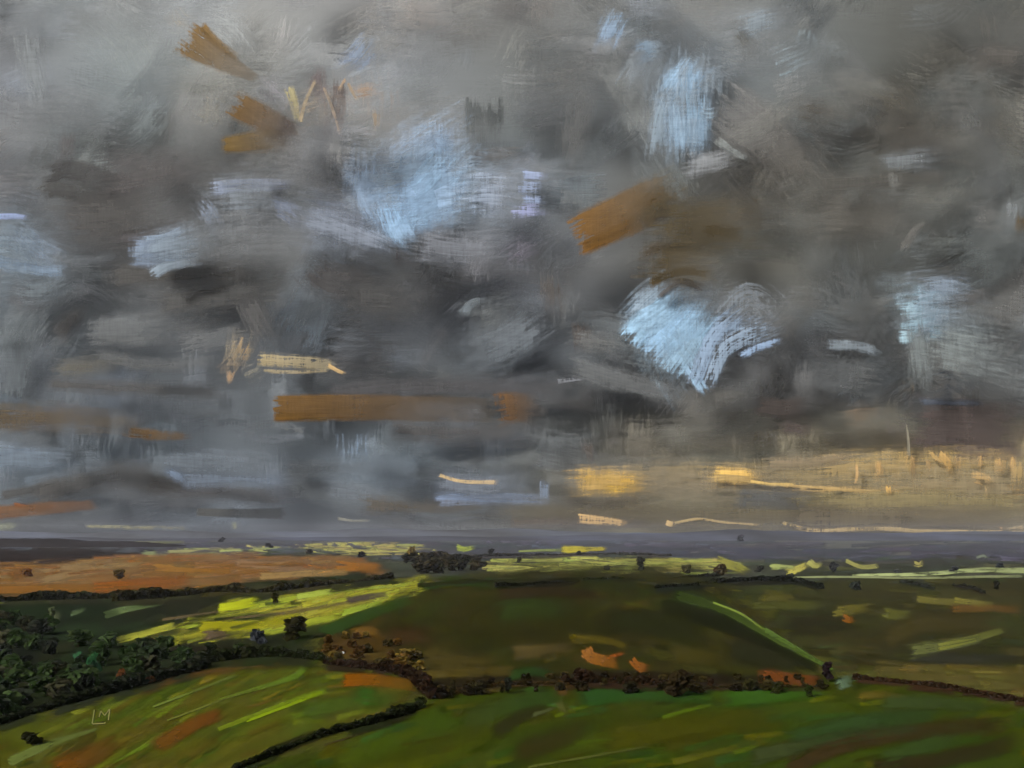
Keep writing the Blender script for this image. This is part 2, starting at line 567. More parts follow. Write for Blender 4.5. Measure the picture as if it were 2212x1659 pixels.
field('orange and tan moorland on the left', [(-430, 1236), (30, 1218), (300, 1204), (560, 1202), (720, 1203), (860, 1224), (830, 1242), (640, 1258), (480, 1272), (250, 1290), (-430, 1290)],
      [(150, 108, 58), (156, 122, 80), (148, 98, 42), (138, 112, 76), (156, 104, 46), (136, 100, 58)], -3, (190, 17), 140, 0.5, 0.6, 0.8, gain=.78,
      extra=[([(-20, 1276), (120, 1272), (330, 1274)], (22, 16), (146, 94, 40), dict(soft=.5, dry=.5, gain=.8)),
             ([(200, 1270), (320, 1262), (420, 1252)], (22, 26), (144, 90, 36), dict(soft=.5, dry=.5, gain=.8)),
             ([(330, 1226), (460, 1230), (600, 1230)], (20, 26), ((156, 110, 50), (146, 94, 34)), dict(soft=.5, dry=.6, gain=.85)),
             ([(80, 1250), (180, 1232), (310, 1222)], (34, 26), ((140, 112, 76), (166, 132, 84)), dict(soft=.5, dry=.55, gain=.85)),
             ([(500, 1222), (620, 1226), (700, 1232)], (28, 30), (142, 114, 78), dict(soft=.6, dry=.5, gain=.85)),
             ([(560, 1246), (660, 1240), (760, 1236)], (14, 16), (164, 128, 76), dict(soft=.5, dry=.6, gain=.85)),
             ([(722, 1224), (770, 1226), (826, 1228)], (24, 18), (160, 102, 36), dict(soft=.4, dry=.5, gain=.85)),
             ([(20, 1248), (40, 1240), (70, 1238)], (22, 18), (126, 84, 40), dict(soft=.5, dry=.5, gain=.8)),
             ([(655, 1222), (668, 1222)], (14, 12), (156, 94, 40), dict(soft=.5, dry=.4, gain=.8)),
             ])
field('dark pasture beside the wood on the left', [(-430, 1280), (250, 1284), (480, 1270), (800, 1244), (900, 1262), (620, 1330), (700, 1440), (430, 1450), (250, 1505), (-430, 1590)],
      [(42, 52, 26), (36, 44, 26), (46, 60, 30), (42, 42, 26), (48, 54, 32)], -8, (170, 30), 200, 0.4, 0.8, 0.9, blend=.3, gain=.8,
      under=[([(-60, 1310), (200, 1312), (470, 1296)], (60, 40), (40, 46, 26), dict(soft=.4, dry=.2, fade=0)), ([(-60, 1380), (150, 1370), (340, 1360)], (90, 60), (38, 48, 26), dict(soft=.4, dry=.2, fade=0)), ([(-60, 1470), (150, 1450), (440, 1420)], (110, 50), (34, 42, 24), dict(soft=.4, dry=.2, fade=0)), ([(420, 1425), (560, 1405), (700, 1400)], (40, 60), (42, 48, 24), dict(soft=.5, dry=.3, fade=0))],
      extra=[([(-20, 1332), (120, 1322), (280, 1332)], (40, 30), (36, 48, 26), dict(soft=.5, dry=.6)),
             ([(80, 1376), (220, 1362), (340, 1350)], (40, 26), (46, 62, 36), dict(soft=.6, dry=.6)),
             ([(30, 1430), (90, 1384), (150, 1350)], (54, 40), (28, 34, 22), dict(soft=.6, dry=.55)),
             ([(160, 1420), (230, 1390), (300, 1380)], (46, 36), (34, 44, 26), dict(soft=.6, dry=.55)),
             ([(-20, 1302), (60, 1303), (130, 1300)], (9, 6), (110, 112, 58), dict(soft=.5, dry=.8)),
             ([(90, 1350), (118, 1334), (134, 1318)], (12, 20), (104, 116, 80), dict(soft=.5, dry=.6)),
             ([(150, 1330), (170, 1322), (184, 1314)], (10, 12), (92, 106, 70), dict(soft=.5, dry=.6)),
             ([(300, 1300), (380, 1296), (450, 1288)], (22, 16), (44, 42, 24), dict(soft=.6, dry=.65)),
             ([(220, 1352), (290, 1336), (360, 1316)], (18, 12), (40, 46, 28), dict(soft=.6, dry=.7)),
             ([(470, 1398), (560, 1392), (660, 1376)], (26, 30), (44, 50, 26), dict(soft=.6, dry=.65)),
             ([(340, 1412), (420, 1408), (520, 1400)], (22, 20), (44, 40, 28), dict(soft=.6, dry=.65)),
             ([(600, 1390), (660, 1370), (720, 1352)], (40, 24), (44, 58, 24), dict(soft=.7, dry=.5)),
             ])
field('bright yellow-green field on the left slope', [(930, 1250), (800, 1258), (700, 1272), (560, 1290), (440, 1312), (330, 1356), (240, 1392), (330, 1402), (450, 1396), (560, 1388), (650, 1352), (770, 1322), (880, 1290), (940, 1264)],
      [(170, 168, 50), (150, 142, 48), (186, 194, 58), (138, 130, 58), (164, 172, 64), (156, 156, 46)], -12, (130, 17), 120, 0.5, 0.6, 0.85, gain=.84,  # yellow of the sun breaks put into the field colour
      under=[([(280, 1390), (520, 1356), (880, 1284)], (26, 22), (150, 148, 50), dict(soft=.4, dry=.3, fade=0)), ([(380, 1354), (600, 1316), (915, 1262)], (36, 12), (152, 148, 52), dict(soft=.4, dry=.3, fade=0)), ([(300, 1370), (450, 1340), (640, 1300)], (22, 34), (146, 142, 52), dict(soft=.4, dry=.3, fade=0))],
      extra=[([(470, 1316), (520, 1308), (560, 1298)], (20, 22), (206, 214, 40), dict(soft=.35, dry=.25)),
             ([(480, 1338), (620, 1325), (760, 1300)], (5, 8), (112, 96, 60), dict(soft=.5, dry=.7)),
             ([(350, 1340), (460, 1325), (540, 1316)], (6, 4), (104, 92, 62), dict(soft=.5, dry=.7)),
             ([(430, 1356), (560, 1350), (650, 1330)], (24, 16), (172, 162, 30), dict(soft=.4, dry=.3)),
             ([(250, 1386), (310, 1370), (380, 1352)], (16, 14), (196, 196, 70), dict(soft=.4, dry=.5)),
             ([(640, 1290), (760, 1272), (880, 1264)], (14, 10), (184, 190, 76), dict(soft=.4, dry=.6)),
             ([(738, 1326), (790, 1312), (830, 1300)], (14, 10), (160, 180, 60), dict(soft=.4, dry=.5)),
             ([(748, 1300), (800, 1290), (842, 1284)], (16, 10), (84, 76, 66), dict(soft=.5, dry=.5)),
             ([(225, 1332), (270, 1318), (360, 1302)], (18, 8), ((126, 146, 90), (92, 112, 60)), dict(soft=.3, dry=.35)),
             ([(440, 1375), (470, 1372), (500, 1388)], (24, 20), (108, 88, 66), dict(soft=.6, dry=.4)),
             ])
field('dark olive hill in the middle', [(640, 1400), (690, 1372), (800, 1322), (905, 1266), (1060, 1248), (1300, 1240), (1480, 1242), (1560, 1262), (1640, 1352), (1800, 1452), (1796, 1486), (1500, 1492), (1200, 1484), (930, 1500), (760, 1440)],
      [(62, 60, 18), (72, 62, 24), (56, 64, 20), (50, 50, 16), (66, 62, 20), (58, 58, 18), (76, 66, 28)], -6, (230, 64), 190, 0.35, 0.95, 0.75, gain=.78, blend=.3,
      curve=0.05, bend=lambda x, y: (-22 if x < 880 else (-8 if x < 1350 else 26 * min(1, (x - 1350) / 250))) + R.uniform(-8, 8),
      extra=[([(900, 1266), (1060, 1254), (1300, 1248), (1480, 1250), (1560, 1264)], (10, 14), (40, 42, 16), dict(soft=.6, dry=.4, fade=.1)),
             ([(900, 1488), (1040, 1474), (1240, 1468)], (26, 30), (44, 36, 18), dict(soft=.7, dry=.6, fade=.1)),  # deep shadow along the hill's lower edge, painted in
             ([(1220, 1466), (1420, 1470), (1600, 1478)], (34, 36), (40, 32, 18), dict(soft=.7, dry=.6, fade=.1)),  # same painted shadow, middle stretch
             ([(1480, 1480), (1640, 1474), (1790, 1470)], (34, 20), (42, 38, 20), dict(soft=.7, dry=.6, fade=.1)),  # right end of the painted foot shadow
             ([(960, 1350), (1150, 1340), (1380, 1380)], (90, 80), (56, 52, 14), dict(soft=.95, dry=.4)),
             ([(1480, 1320), (1640, 1380), (1780, 1456)], (40, 24), (34, 36, 16), dict(soft=.7, dry=.5, fade=.1)),  # shade of the right slope put into the colour
             ([(1250, 1268), (1400, 1264), (1540, 1280)], (26, 30), (48, 52, 16), dict(soft=.8, dry=.4)),
             ([(905, 1268), (980, 1256), (1080, 1262)], (22, 26), (46, 66, 20), dict(soft=.6, dry=.3)),
             ([(690, 1372), (790, 1330), (900, 1290)], (26, 22), ((48, 72, 30), (56, 80, 26)), dict(soft=.6, dry=.4)),
             ([(1075, 1285), (1180, 1280), (1300, 1286)], (22, 18), (54, 44, 18), dict(soft=.4, dry=.4)),
             ([(1060, 1330), (1140, 1310), (1250, 1330)], (60, 40), (60, 74, 28), dict(soft=.9, dry=.3, op=.7)),
             ([(1230, 1380), (1300, 1384), (1360, 1400)], (22, 14), (106, 96, 24), dict(soft=.5, dry=.4)),
             ([(1300, 1340), (1420, 1350), (1560, 1380)], (50, 60), (44, 48, 18), dict(soft=.8, dry=.3)),
             ([(1430, 1310), (1560, 1330), (1700, 1400)], (34, 26), (40, 42, 18), dict(soft=.7, dry=.4)),
             ([(1100, 1412), (1200, 1405), (1250, 1400)], (34, 26), (92, 80, 40), dict(soft=.8, dry=.5)),
             ([(900, 1400), (960, 1430), (1100, 1440)], (50, 40), (84, 74, 28), dict(soft=.8, dry=.4)),
             ([(690, 1390), (760, 1400), (900, 1380)], (54, 50), (84, 62, 26), dict(soft=.8, dry=.4)),
             ([(720, 1424), (790, 1420), (900, 1440)], (34, 40), (104, 88, 38), dict(soft=.8, dry=.5)),
             ([(760, 1372), (800, 1366), (830, 1380)], (24, 20), (120, 92, 34), dict(soft=.6, dry=.6)),
             ([(830, 1380), (900, 1376), (960, 1390)], (40, 40), (74, 52, 24), dict(soft=.8, dry=.4)),
             ([(900, 1462), (1000, 1455), (1120, 1448)], (22, 20), (96, 84, 34), dict(soft=.7, dry=.6)),
             ([(1100, 1462), (1150, 1452), (1200, 1466)], (20, 20), (48, 72, 28), dict(soft=.6, dry=.4)),
             ([(1560, 1400), (1650, 1420), (1760, 1450)], (60, 40), (46, 50, 26), dict(soft=.8, dry=.3)),
             ([(1440, 1420), (1520, 1420), (1600, 1440)], (40, 40), (72, 66, 24), dict(soft=.8, dry=.4)),
             ])
field('dim rough pasture on the right with ochre patches', [(1540, 1262), (1780, 1252), (2640, 1250), (2640, 1440), (1900, 1440), (1800, 1452), (1680, 1385), (1590, 1320)],
      [(70, 68, 32), (78, 74, 36), (62, 64, 34), (60, 68, 38), (86, 78, 40), (66, 62, 30)], 3, (190, 34), 170, 0.4, 0.9, 0.8, gain=.72, blend=.5,
      extra=[([(1640, 1288), (1700, 1292), (1720, 1312)], (26, 16), (108, 102, 44), dict(soft=.6, dry=.6)),
             ([(1620, 1310), (1700, 1310), (1780, 1308)], (20, 18), (100, 96, 46), dict(soft=.7, dry=.6)),
             ([(1800, 1322), (1850, 1318), (1890, 1312)], (24, 18), (122, 110, 46), dict(soft=.5, dry=.6)),
             ([(1905, 1324), (1935, 1330), (1980, 1330)], (24, 20), (112, 108, 50), dict(soft=.5, dry=.5)),
             ([(1980, 1296), (2050, 1302), (2120, 1300)], (16, 14), (124, 116, 54), dict(soft=.5, dry=.6)),
             ([(2050, 1318), (2120, 1316), (2212, 1318)], (18, 16), (116, 88, 42), dict(soft=.6, dry=.5)),
             ([(2060, 1298), (2110, 1305), (2150, 1308)], (14, 10), (140, 132, 58), dict(soft=.4, dry=.6)),
             ([(1700, 1356), (1800, 1350), (1850, 1340)], (36, 30), (50, 46, 26), dict(soft=.8, dry=.4)),
             ([(1900, 1390), (2000, 1350), (2212, 1350)], (46, 46), (76, 70, 34), dict(soft=.8, dry=.3)),
             ([(2120, 1340), (2190, 1350), (2230, 1360)], (40, 40), (70, 74, 40), dict(soft=.8, dry=.4)),
             ([(1960, 1418), (2060, 1424), (2212, 1426)], (26, 22), (60, 58, 44), dict(soft=.6, dry=.5)),
             ([(1600, 1280), (1680, 1272), (1790, 1286)], (20, 16), (66, 72, 34), dict(soft=.6, dry=.4)),
             ])
field('olive-brown stubble field on the right', [(1800, 1455), (1860, 1440), (2020, 1438), (2640, 1430), (2640, 1530), (2140, 1500), (1960, 1478), (1840, 1470)],
      [(92, 84, 38), (86, 76, 32), (98, 88, 42), (80, 74, 34)], 3, (200, 24), 90, 0.4, 0.6, 0.85)
field('near green field across the foot of the picture', [(905, 1530), (930, 1498), (1200, 1484), (1500, 1490), (1800, 1484), (1900, 1476), (2100, 1500), (2640, 1530), (2640, 1720), (420, 1720), (600, 1645), (720, 1596)],
      [(60, 76, 10), (68, 76, 8), (52, 80, 22), (58, 70, 10), (78, 78, 10), (48, 76, 28), (64, 60, 12)], -12, (320, 56), 240, 0.4, 0.95, 0.75, blend=.45,
      bend=lambda x, y: -18 + R.uniform(-5, 5) if x < 1200 else -10 + R.uniform(-5, 5),
      extra=[([(1250, 1510), (1400, 1500), (1560, 1510)], (40, 36), ((48, 84, 32), (54, 90, 30)), dict(soft=.7, dry=.35)),
             ([(1560, 1512), (1700, 1500), (1790, 1496)], (40, 30), (62, 100, 26), dict(soft=.7, dry=.4)),
             ([(1000, 1560), (1120, 1520), (1230, 1500)], (50, 30), ((66, 74, 26), (58, 84, 34)), dict(soft=.8, dry=.4)),
             ([(1300, 1600), (1500, 1570), (1700, 1550)], (60, 50), (78, 78, 12), dict(soft=.8, dry=.35)),
             ([(1700, 1610), (1860, 1565), (2040, 1545)], (44, 30), ((56, 80, 34), (60, 84, 38)), dict(soft=.7, dry=.35)),
             ([(1620, 1640), (1800, 1600), (2000, 1570)], (36, 30), (64, 74, 36), dict(soft=.7, dry=.4)),
             ([(1700, 1660), (1860, 1604), (2060, 1576), (2180, 1562)], (34, 40), (66, 54, 26), dict(soft=.7, dry=.4)),
             ([(1900, 1650), (2000, 1612), (2090, 1596)], (40, 30), (62, 80, 34), dict(soft=.8, dry=.4)),
             ([(1880, 1660), (2060, 1640), (2212, 1600)], (30, 40), (58, 48, 26), dict(soft=.7, dry=.4)),
             ([(1100, 1640), (1200, 1600), (1300, 1560)], (50, 40), (60, 56, 20), dict(soft=.9, dry=.3)),
             ([(1060, 1590), (1130, 1550), (1200, 1530)], (30, 24), (52, 50, 22), dict(soft=.8, dry=.4)),
             ([(1205, 1518), (1225, 1540), (1240, 1556)], (16, 20), (88, 92, 40), dict(soft=.5, dry=.7)),
             ([(1150, 1548), (1175, 1540), (1200, 1530)], (8, 6), (86, 92, 50), dict(soft=.5, dry=.7)),
             ([(1850, 1508), (1900, 1504), (1960, 1510)], (18, 16), (104, 96, 34), dict(soft=.7, dry=.5)),
             ([(1806, 1486), (1826, 1476), (1850, 1474)], (28, 22), (108, 124, 98), dict(soft=.5, dry=.6)),
             ([(1900, 1520), (2000, 1520), (2140, 1530)], (30, 26), (66, 84, 38), dict(soft=.8, dry=.4)),
             ([(1450, 1650), (1540, 1630), (1600, 1615)], (14, 12), (96, 100, 24), dict(soft=.6, dry=.7)),
             ([(1140, 1660), (1260, 1640), (1400, 1615)], (5, 5), (92, 96, 40), dict(soft=.5, dry=.6)),
             ])
field('near olive field on the left with streaks of cut grass', [(-430, 1720), (-430, 1600), (60, 1562), (250, 1500), (430, 1446), (560, 1436), (700, 1436), (800, 1448), (880, 1466), (908, 1492), (898, 1532), (700, 1590), (600, 1640), (440, 1720)],
      [(86, 92, 20), (86, 76, 20), (74, 92, 24), (96, 84, 24), (68, 84, 20), (90, 96, 26)], -24, (260, 44), 240, 0.35, 0.9, 0.75, blend=.45,
      bend=lambda x, y: -28 + 20 * max(0, min(1, (x - 500) / 400)) + R.uniform(-5, 5),
      extra=[([(400, 1448), (500, 1440), (620, 1436)], (26, 20), (98, 82, 34), dict(soft=.6, dry=.5)),
             ([(300, 1490), (400, 1455), (520, 1440)], (36, 30), (104, 76, 30), dict(soft=.6, dry=.5)),
             ([(760, 1500), (810, 1512), (840, 1500)], (34, 40), (58, 106, 34), dict(soft=.7, dry=.4)),
             ([(640, 1545), (760, 1520), (880, 1510)], (40, 30), (78, 98, 30), dict(soft=.8, dry=.4)),
             ([(60, 1650), (130, 1600), (210, 1580)], (40, 24), (94, 92, 34), dict(soft=.7, dry=.4)),
             ([(180, 1570), (190, 1600), (120, 1660)], (30, 40), (78, 72, 24), dict(soft=.8, dry=.4)),
             ])


# patches and streaks that stand out on the fields: things of their own
def patch(name, label, cat, strokes, group=None, gain=0.66):
    sh = Sheet()
    Ground.order, Ground.base = 0, 0.5
    for s in strokes:
        kw = dict(soft=.6, dry=.55) | (s[3] if len(s) > 3 else {})
        sh.add(s[0], s[1], s[2], place=Ground(), gain=gain, **kw)
    return tag(sh.build(name, M_FIELD), label, cat, group)


patch('bracken_patch', 'rust-orange bracken bar beside the field corner, above a green patch', 'bracken patch', [([(738, 1472), (810, 1472), (902, 1486)], (30, 22), ((142, 82, 14), (122, 88, 22)), dict(soft=.4, dry=.35))])
patch('bracken_patch', 'vivid orange bracken patch with a pale left end on the dark hill foot', 'bracken patch', [([(1266, 1402), (1280, 1424), (1340, 1436)], (26, 24), ((158, 100, 42), (148, 90, 26)), dict(soft=.3, dry=.3)), ([(1260, 1412), (1275, 1418), (1284, 1420)], (26, 20), (170, 110, 60), dict(soft=.3, dry=.3)), ([(1310, 1424), (1340, 1415), (1350, 1412)], (10, 8), (150, 80, 26))])
patch('bracken_patch', 'small orange bracken patch right of the vivid orange one', 'bracken patch', [([(1362, 1424), (1376, 1440), (1402, 1452)], (16, 22), (150, 94, 34), dict(soft=.3, dry=.4))])
patch('bracken_patch', 'dull orange bracken strip left of the lone dark bush', 'bracken patch', [([(1640, 1462), (1700, 1468), (1776, 1476)], (32, 22), (122, 72, 28), dict(soft=.6, dry=.5))])
patch('bracken_patch', 'faint brown-red bracken at the near field edge below the dark scrub', 'bracken patch', [([(1200, 1486), (1222, 1494), (1240, 1490)], (30, 20), (104, 74, 32), dict(soft=.7, dry=.5))])
patch('bracken_patch', 'tiny orange patch among ochre dabs on the right pasture', 'bracken patch', [([(1820, 1334), (1834, 1342), (1848, 1338)], (18, 12), (150, 96, 34), dict(soft=.4, dry=.4))])
patch('soil_patch', 'long red-brown bare soil streak across the near left field', 'soil patch', [([(330, 1620), (420, 1568), (490, 1540)], (34, 26), ((108, 76, 26), (128, 72, 26)), dict(soft=.6, dry=.3))])
patch('soil_patch', 'broad red-brown bare soil in the bottom left field', 'soil patch', [([(110, 1672), (190, 1640), (270, 1590)], (60, 30), ((124, 74, 22), (98, 76, 28)), dict(soft=.7, dry=.3))])
patch('mown_strip', 'brightest lime-green mown streak in the near left field', 'grass strip', [([(470, 1580), (600, 1530), (708, 1492)], (10, 13), ((110, 126, 30), (128, 158, 34)), dict(soft=.5, dry=.5)), ([(530, 1562), (620, 1528), (700, 1496)], (6, 8), (140, 166, 26), dict(soft=.5, dry=.4))])
patch('mown_strip', 'curved light green mown streak ending in a rounded tip', 'grass strip', [([(470, 1515), (590, 1480), (640, 1462), (656, 1446)], (4, 13), ((92, 104, 36), (112, 146, 44)), dict(soft=.4, dry=.5))])
patch('mown_strip', 'thin pale green streak left of the curved one', 'grass strip', [([(330, 1530), (430, 1492), (510, 1462)], (4, 6), (112, 118, 50), dict(soft=.5, dry=.7))])
patch('mown_strip', 'thin pale green streak through the middle of the left field', 'grass strip', [([(360, 1560), (480, 1515), (560, 1490)], (4, 4), (112, 116, 50), dict(soft=.5, dry=.7))])
patch('mown_strip', 'dry pale green streak in the bottom left corner', 'grass strip', [([(20, 1650), (110, 1610), (210, 1578)], (22, 6), (108, 118, 56), dict(soft=.5, dry=.75))])
patch('mown_strip', 'light green streak slanting across the right pasture', 'grass strip', [([(2024, 1402), (2090, 1386), (2172, 1362)], (18, 14), ((140, 146, 62), (110, 118, 54)), dict(soft=.35, dry=.4)), ([(1964, 1410), (2040, 1398), (2130, 1380)], (30, 16), (108, 112, 62), dict(soft=.6, dry=.7))])
patch('grass_bank', 'light green bank running down the right edge of the hill', 'bank', [([(1450, 1284), (1560, 1318), (1660, 1374), (1804, 1452)], (30, 9), ((54, 68, 26), (80, 100, 40)), dict(soft=.6, dry=.5, fade=0)), ([(1540, 1304), (1600, 1328), (1652, 1364)], (4, 5), (140, 162, 66), dict(soft=.4, dry=.4)), ([(1650, 1362), (1680, 1380), (1790, 1444)], (13, 5), (96, 120, 50), dict(soft=.4, dry=.5))])  # thin bright stroke is a highlight painted on the bank
FAR = [('broad pale yellow dab of far field, brightest on the right', [(1700, 1240), (1722, 1232), (1748, 1220)], (20, 12), (196, 192, 92)),
       ('tiny pale yellow far field left of the brightest dab', [(1664, 1226), (1690, 1226), (1720, 1228)], (14, 8), (170, 174, 104)),
       ('small heart-shaped pale yellow far field', [(1748, 1214), (1762, 1224), (1776, 1218)], (16, 10), (172, 164, 92)),
       ('thin curved pale yellow far field on the right', [(1826, 1212), (1860, 1226), (1900, 1224)], (9, 10), (164, 160, 90)),
       ('little triangular pale yellow far field on the right', [(1974, 1218), (1986, 1222), (1996, 1212)], (12, 10), (168, 162, 92)),
       ('long lemon-white streak of field at the far right edge', [(1840, 1244), (2000, 1242), (2100, 1234), (2240, 1234)], (5, 13), (188, 196, 130)),
       ('thin broken pale streak of field beyond the dark hedges', [(1640, 1252), (1800, 1248), (2000, 1250), (2212, 1246)], (4, 6), (150, 158, 110)),
       ('bright yellow far field above the long pale field', [(1214, 1188), (1250, 1188), (1310, 1186)], (18, 8), (196, 180, 58)),
       ('small lime far field above the dark tree clump', [(986, 1184), (1004, 1188), (1026, 1182)], (14, 8), (164, 176, 76)),
       ('faint lime far field strip left of the bright yellow one', [(1120, 1192), (1180, 1190), (1220, 1190)], (4, 6), (138, 146, 84)),
       ('olive-yellow far field beside two brown far trees', [(1550, 1216), (1590, 1226), (1618, 1240)], (26, 16), (148, 144, 66)),
       ('tiny pale far field with grey roof-like tip', [(2108, 1206), (2124, 1202), (2136, 1208)], (8, 6), (126, 132, 110)),
       ('faint yellow streak of far field on the left horizon', [(190, 1172), (300, 1173), (400, 1172)], (6, 5), (120, 118, 80)),
       ]
for lb, p, w, c in FAR:
    patch('far_field', lb, 'field', [(p, w, c, dict(soft=.45, dry=.75))], gain=.8)

# painter's initials scratched in the turf
sh = Sheet()
for p in ([(204, 1536), (199, 1567)], [(200, 1567), (224, 1566)], [(214, 1552), (218, 1539)], [(218, 1539), (226, 1549)], [(226, 1549), (237, 1535)], [(237, 1535), (234, 1560)], [(224, 1566), (229, 1564)]):
    sh.add(p, 2.2, (150, 142, 94), soft=.3, dry=.1, place=Ground(), gain=.62, fade=0)
tag(sh.build('initials', M_FIELD), 'thin pale initials LM drawn on the near left field', 'lettering')


# ------------------------------------------------------------------ trees, bushes, hedges
class Leaves:
    def __init__(self): self.v, self.f, self.c = [], [], []

    def dab(self, p, r, c, flat=0.55, yaw=None):
        """one brushy leaf clump: a bent lozenge, 6 triangles"""
        yaw = R.uniform(0, 2 * math.pi) if yaw is None else yaw
        tilt = R.uniform(-0.5, 1.1)
        ax = np.array([math.cos(yaw), math.sin(yaw), R.uniform(-.5, .5)]) * r
        up = np.array([-math.sin(yaw) * math.sin(tilt), math.cos(yaw) * math.sin(tilt), math.cos(tilt)]) * r * flat
        nrm = np.cross(ax, up); nrm = nrm / (np.linalg.norm(nrm) + 1e-9) * r * 0.22
        p = np.array(p)
        b = len(self.v)
        for q in (p - ax, p - ax * .35 + up - nrm * .3, p + ax * .45 + up * .9 - nrm * .3, p + ax, p + ax * .4 - up, p - ax * .4 - up * .8, p + nrm):
            self.v.append(tuple(q)); self.c.append((*c, 1))
        for i in range(6): self.f.append((b + i, b + (i + 1) % 6, b + 6))

    def mesh(self, name):
        me = bpy.data.meshes.new(name)
        me.from_pydata(self.v, [], self.f)
        at = me.attributes.new('paint', 'FLOAT_COLOR', 'POINT')
        at.data.foreach_set('color', np.array(self.c, np.float32).ravel())
        me.materials.append(M_LEAF)
        return me


def jitter(c, a=0.25):
    k = 1 + R.uniform(-a, a)
    return tuple(max(0.002, x * k * (1 + R.uniform(-a * .4, a * .4))) for x in c)


def trunk_mesh(h, r, lean=0.0, limbs=4):
    v, f = [], []
    def tube(a, b, r0, r1, n=6):
        a, b = np.array(a, float), np.array(b, float)
        d = (b - a) / (np.linalg.norm(b - a) + 1e-9)
        u = np.cross(d, (0, 0, 1) if abs(d[2]) < .9 else (1, 0, 0)); u /= np.linalg.norm(u)
        w = np.cross(d, u)
        o = len(v)
        for c, rr in ((a, r0), (b, r1)):
            for i in range(n):
                t = 2 * math.pi * i / n
                v.append(tuple(c + (u * math.cos(t) + w * math.sin(t)) * rr))
        for i in range(n): f.append((o + i, o + (i + 1) % n, o + n + (i + 1) % n, o + n + i))
    top = (lean * h, 0, h * .62)
    tube((0, 0, -.4), (lean * h * .4, 0, h * .3), r * 1.25, r * .8)
    tube((lean * h * .4, 0, h * .3), top, r * .8, r * .4)
    for k in range(limbs):
        a = k * 2.4 + R.uniform(-.4, .4)
        z0 = h * R.uniform(.25, .5)
        tube((lean * z0, 0, z0), (math.cos(a) * h * .25 + lean * h * .5, math.sin(a) * h * .25, z0 + h * R.uniform(.16, .32)), r * .4, r * .12, 5)
    me = bpy.data.meshes.new('trunk')
    me.from_pydata(v, [], f)
    me.materials.append(M_BARK)
    return me


def crown_mesh(h, w, z0, n, leaf, base=(1, 1, 1), lumps=7):
    """crown of uneven lumps made of leaf dabs; colour is white-ish, the tree's own tint comes from the object"""
    L = Leaves()
    cl = []
    for _ in range(lumps):
        a, rr, zz = R.uniform(0, 6.28), R.uniform(0, .6), R.uniform(0.15, .9)
        wid = (1 - (2 * zz - .85) ** 2 * .55)
        cl.append((math.cos(a) * rr * w * .5 * wid, math.sin(a) * rr * w * .5 * wid, z0 + zz * (h - z0), R.uniform(.16, .3) * w, R.uniform(.72, 1.3)))
    for i in range(n):
        x, y, z, r, tone = R.choice(cl)
        d = NP.normal(0, 1, 3); d /= np.linalg.norm(d)
        q = r * (R.random() ** .45)
        L.dab((x + d[0] * q, y + d[1] * q, z + d[2] * q * .85), leaf * R.uniform(.6, 1.35), jitter(tuple(b * tone * .85 for b in base), .22), R.uniform(.35, .7))
    return L.mesh('crown')


# prototypes: unit height 10 m
ROUND = [(trunk_mesh(10, .26, R.uniform(-.05, .05)), crown_mesh(10, 10.5, .8, 120, 2.3)) for _ in range(4)]
TALL = [(trunk_mesh(10, .22, R.uniform(-.04, .04)), crown_mesh(10, 6, .8, 100, 1.6)) for _ in range(3)]
BUSH = [(trunk_mesh(7, .12, 0, 5), crown_mesh(10, 13, 0.1, 100, 2.7)) for _ in range(3)]


def tree(kind, px, py, hpx, color, label, cat='tree', group=None, wide=1.0, name=None):
    """a tree or bush standing where the sight line meets the land; hpx = its apparent height"""
    X, Y, Z = land(px, py)
    s = hpx / W * Y / 10.0
    protos = dict(round=ROUND, tall=TALL, bush=BUSH)[kind]
    tm, cm = R.choice(protos)
    root = bpy.data.objects.new(name or ('bush' if kind == 'bush' else 'tree'), None)
    COL.objects.link(root)
    root.location = (X, Y, Z)
    root.rotation_euler = (0, 0, R.uniform(0, 6.28))
    root.scale = (s * wide, s * wide, s)
    root.empty_display_size = 0.5
    tag(root, label, cat, group)
    t = link('trunk', tm, parent=root)
    c = link('crown', cm, parent=root)
    l = lin(color)
    c.color = (*[v * 1.25 for v in l], 1)
    return root


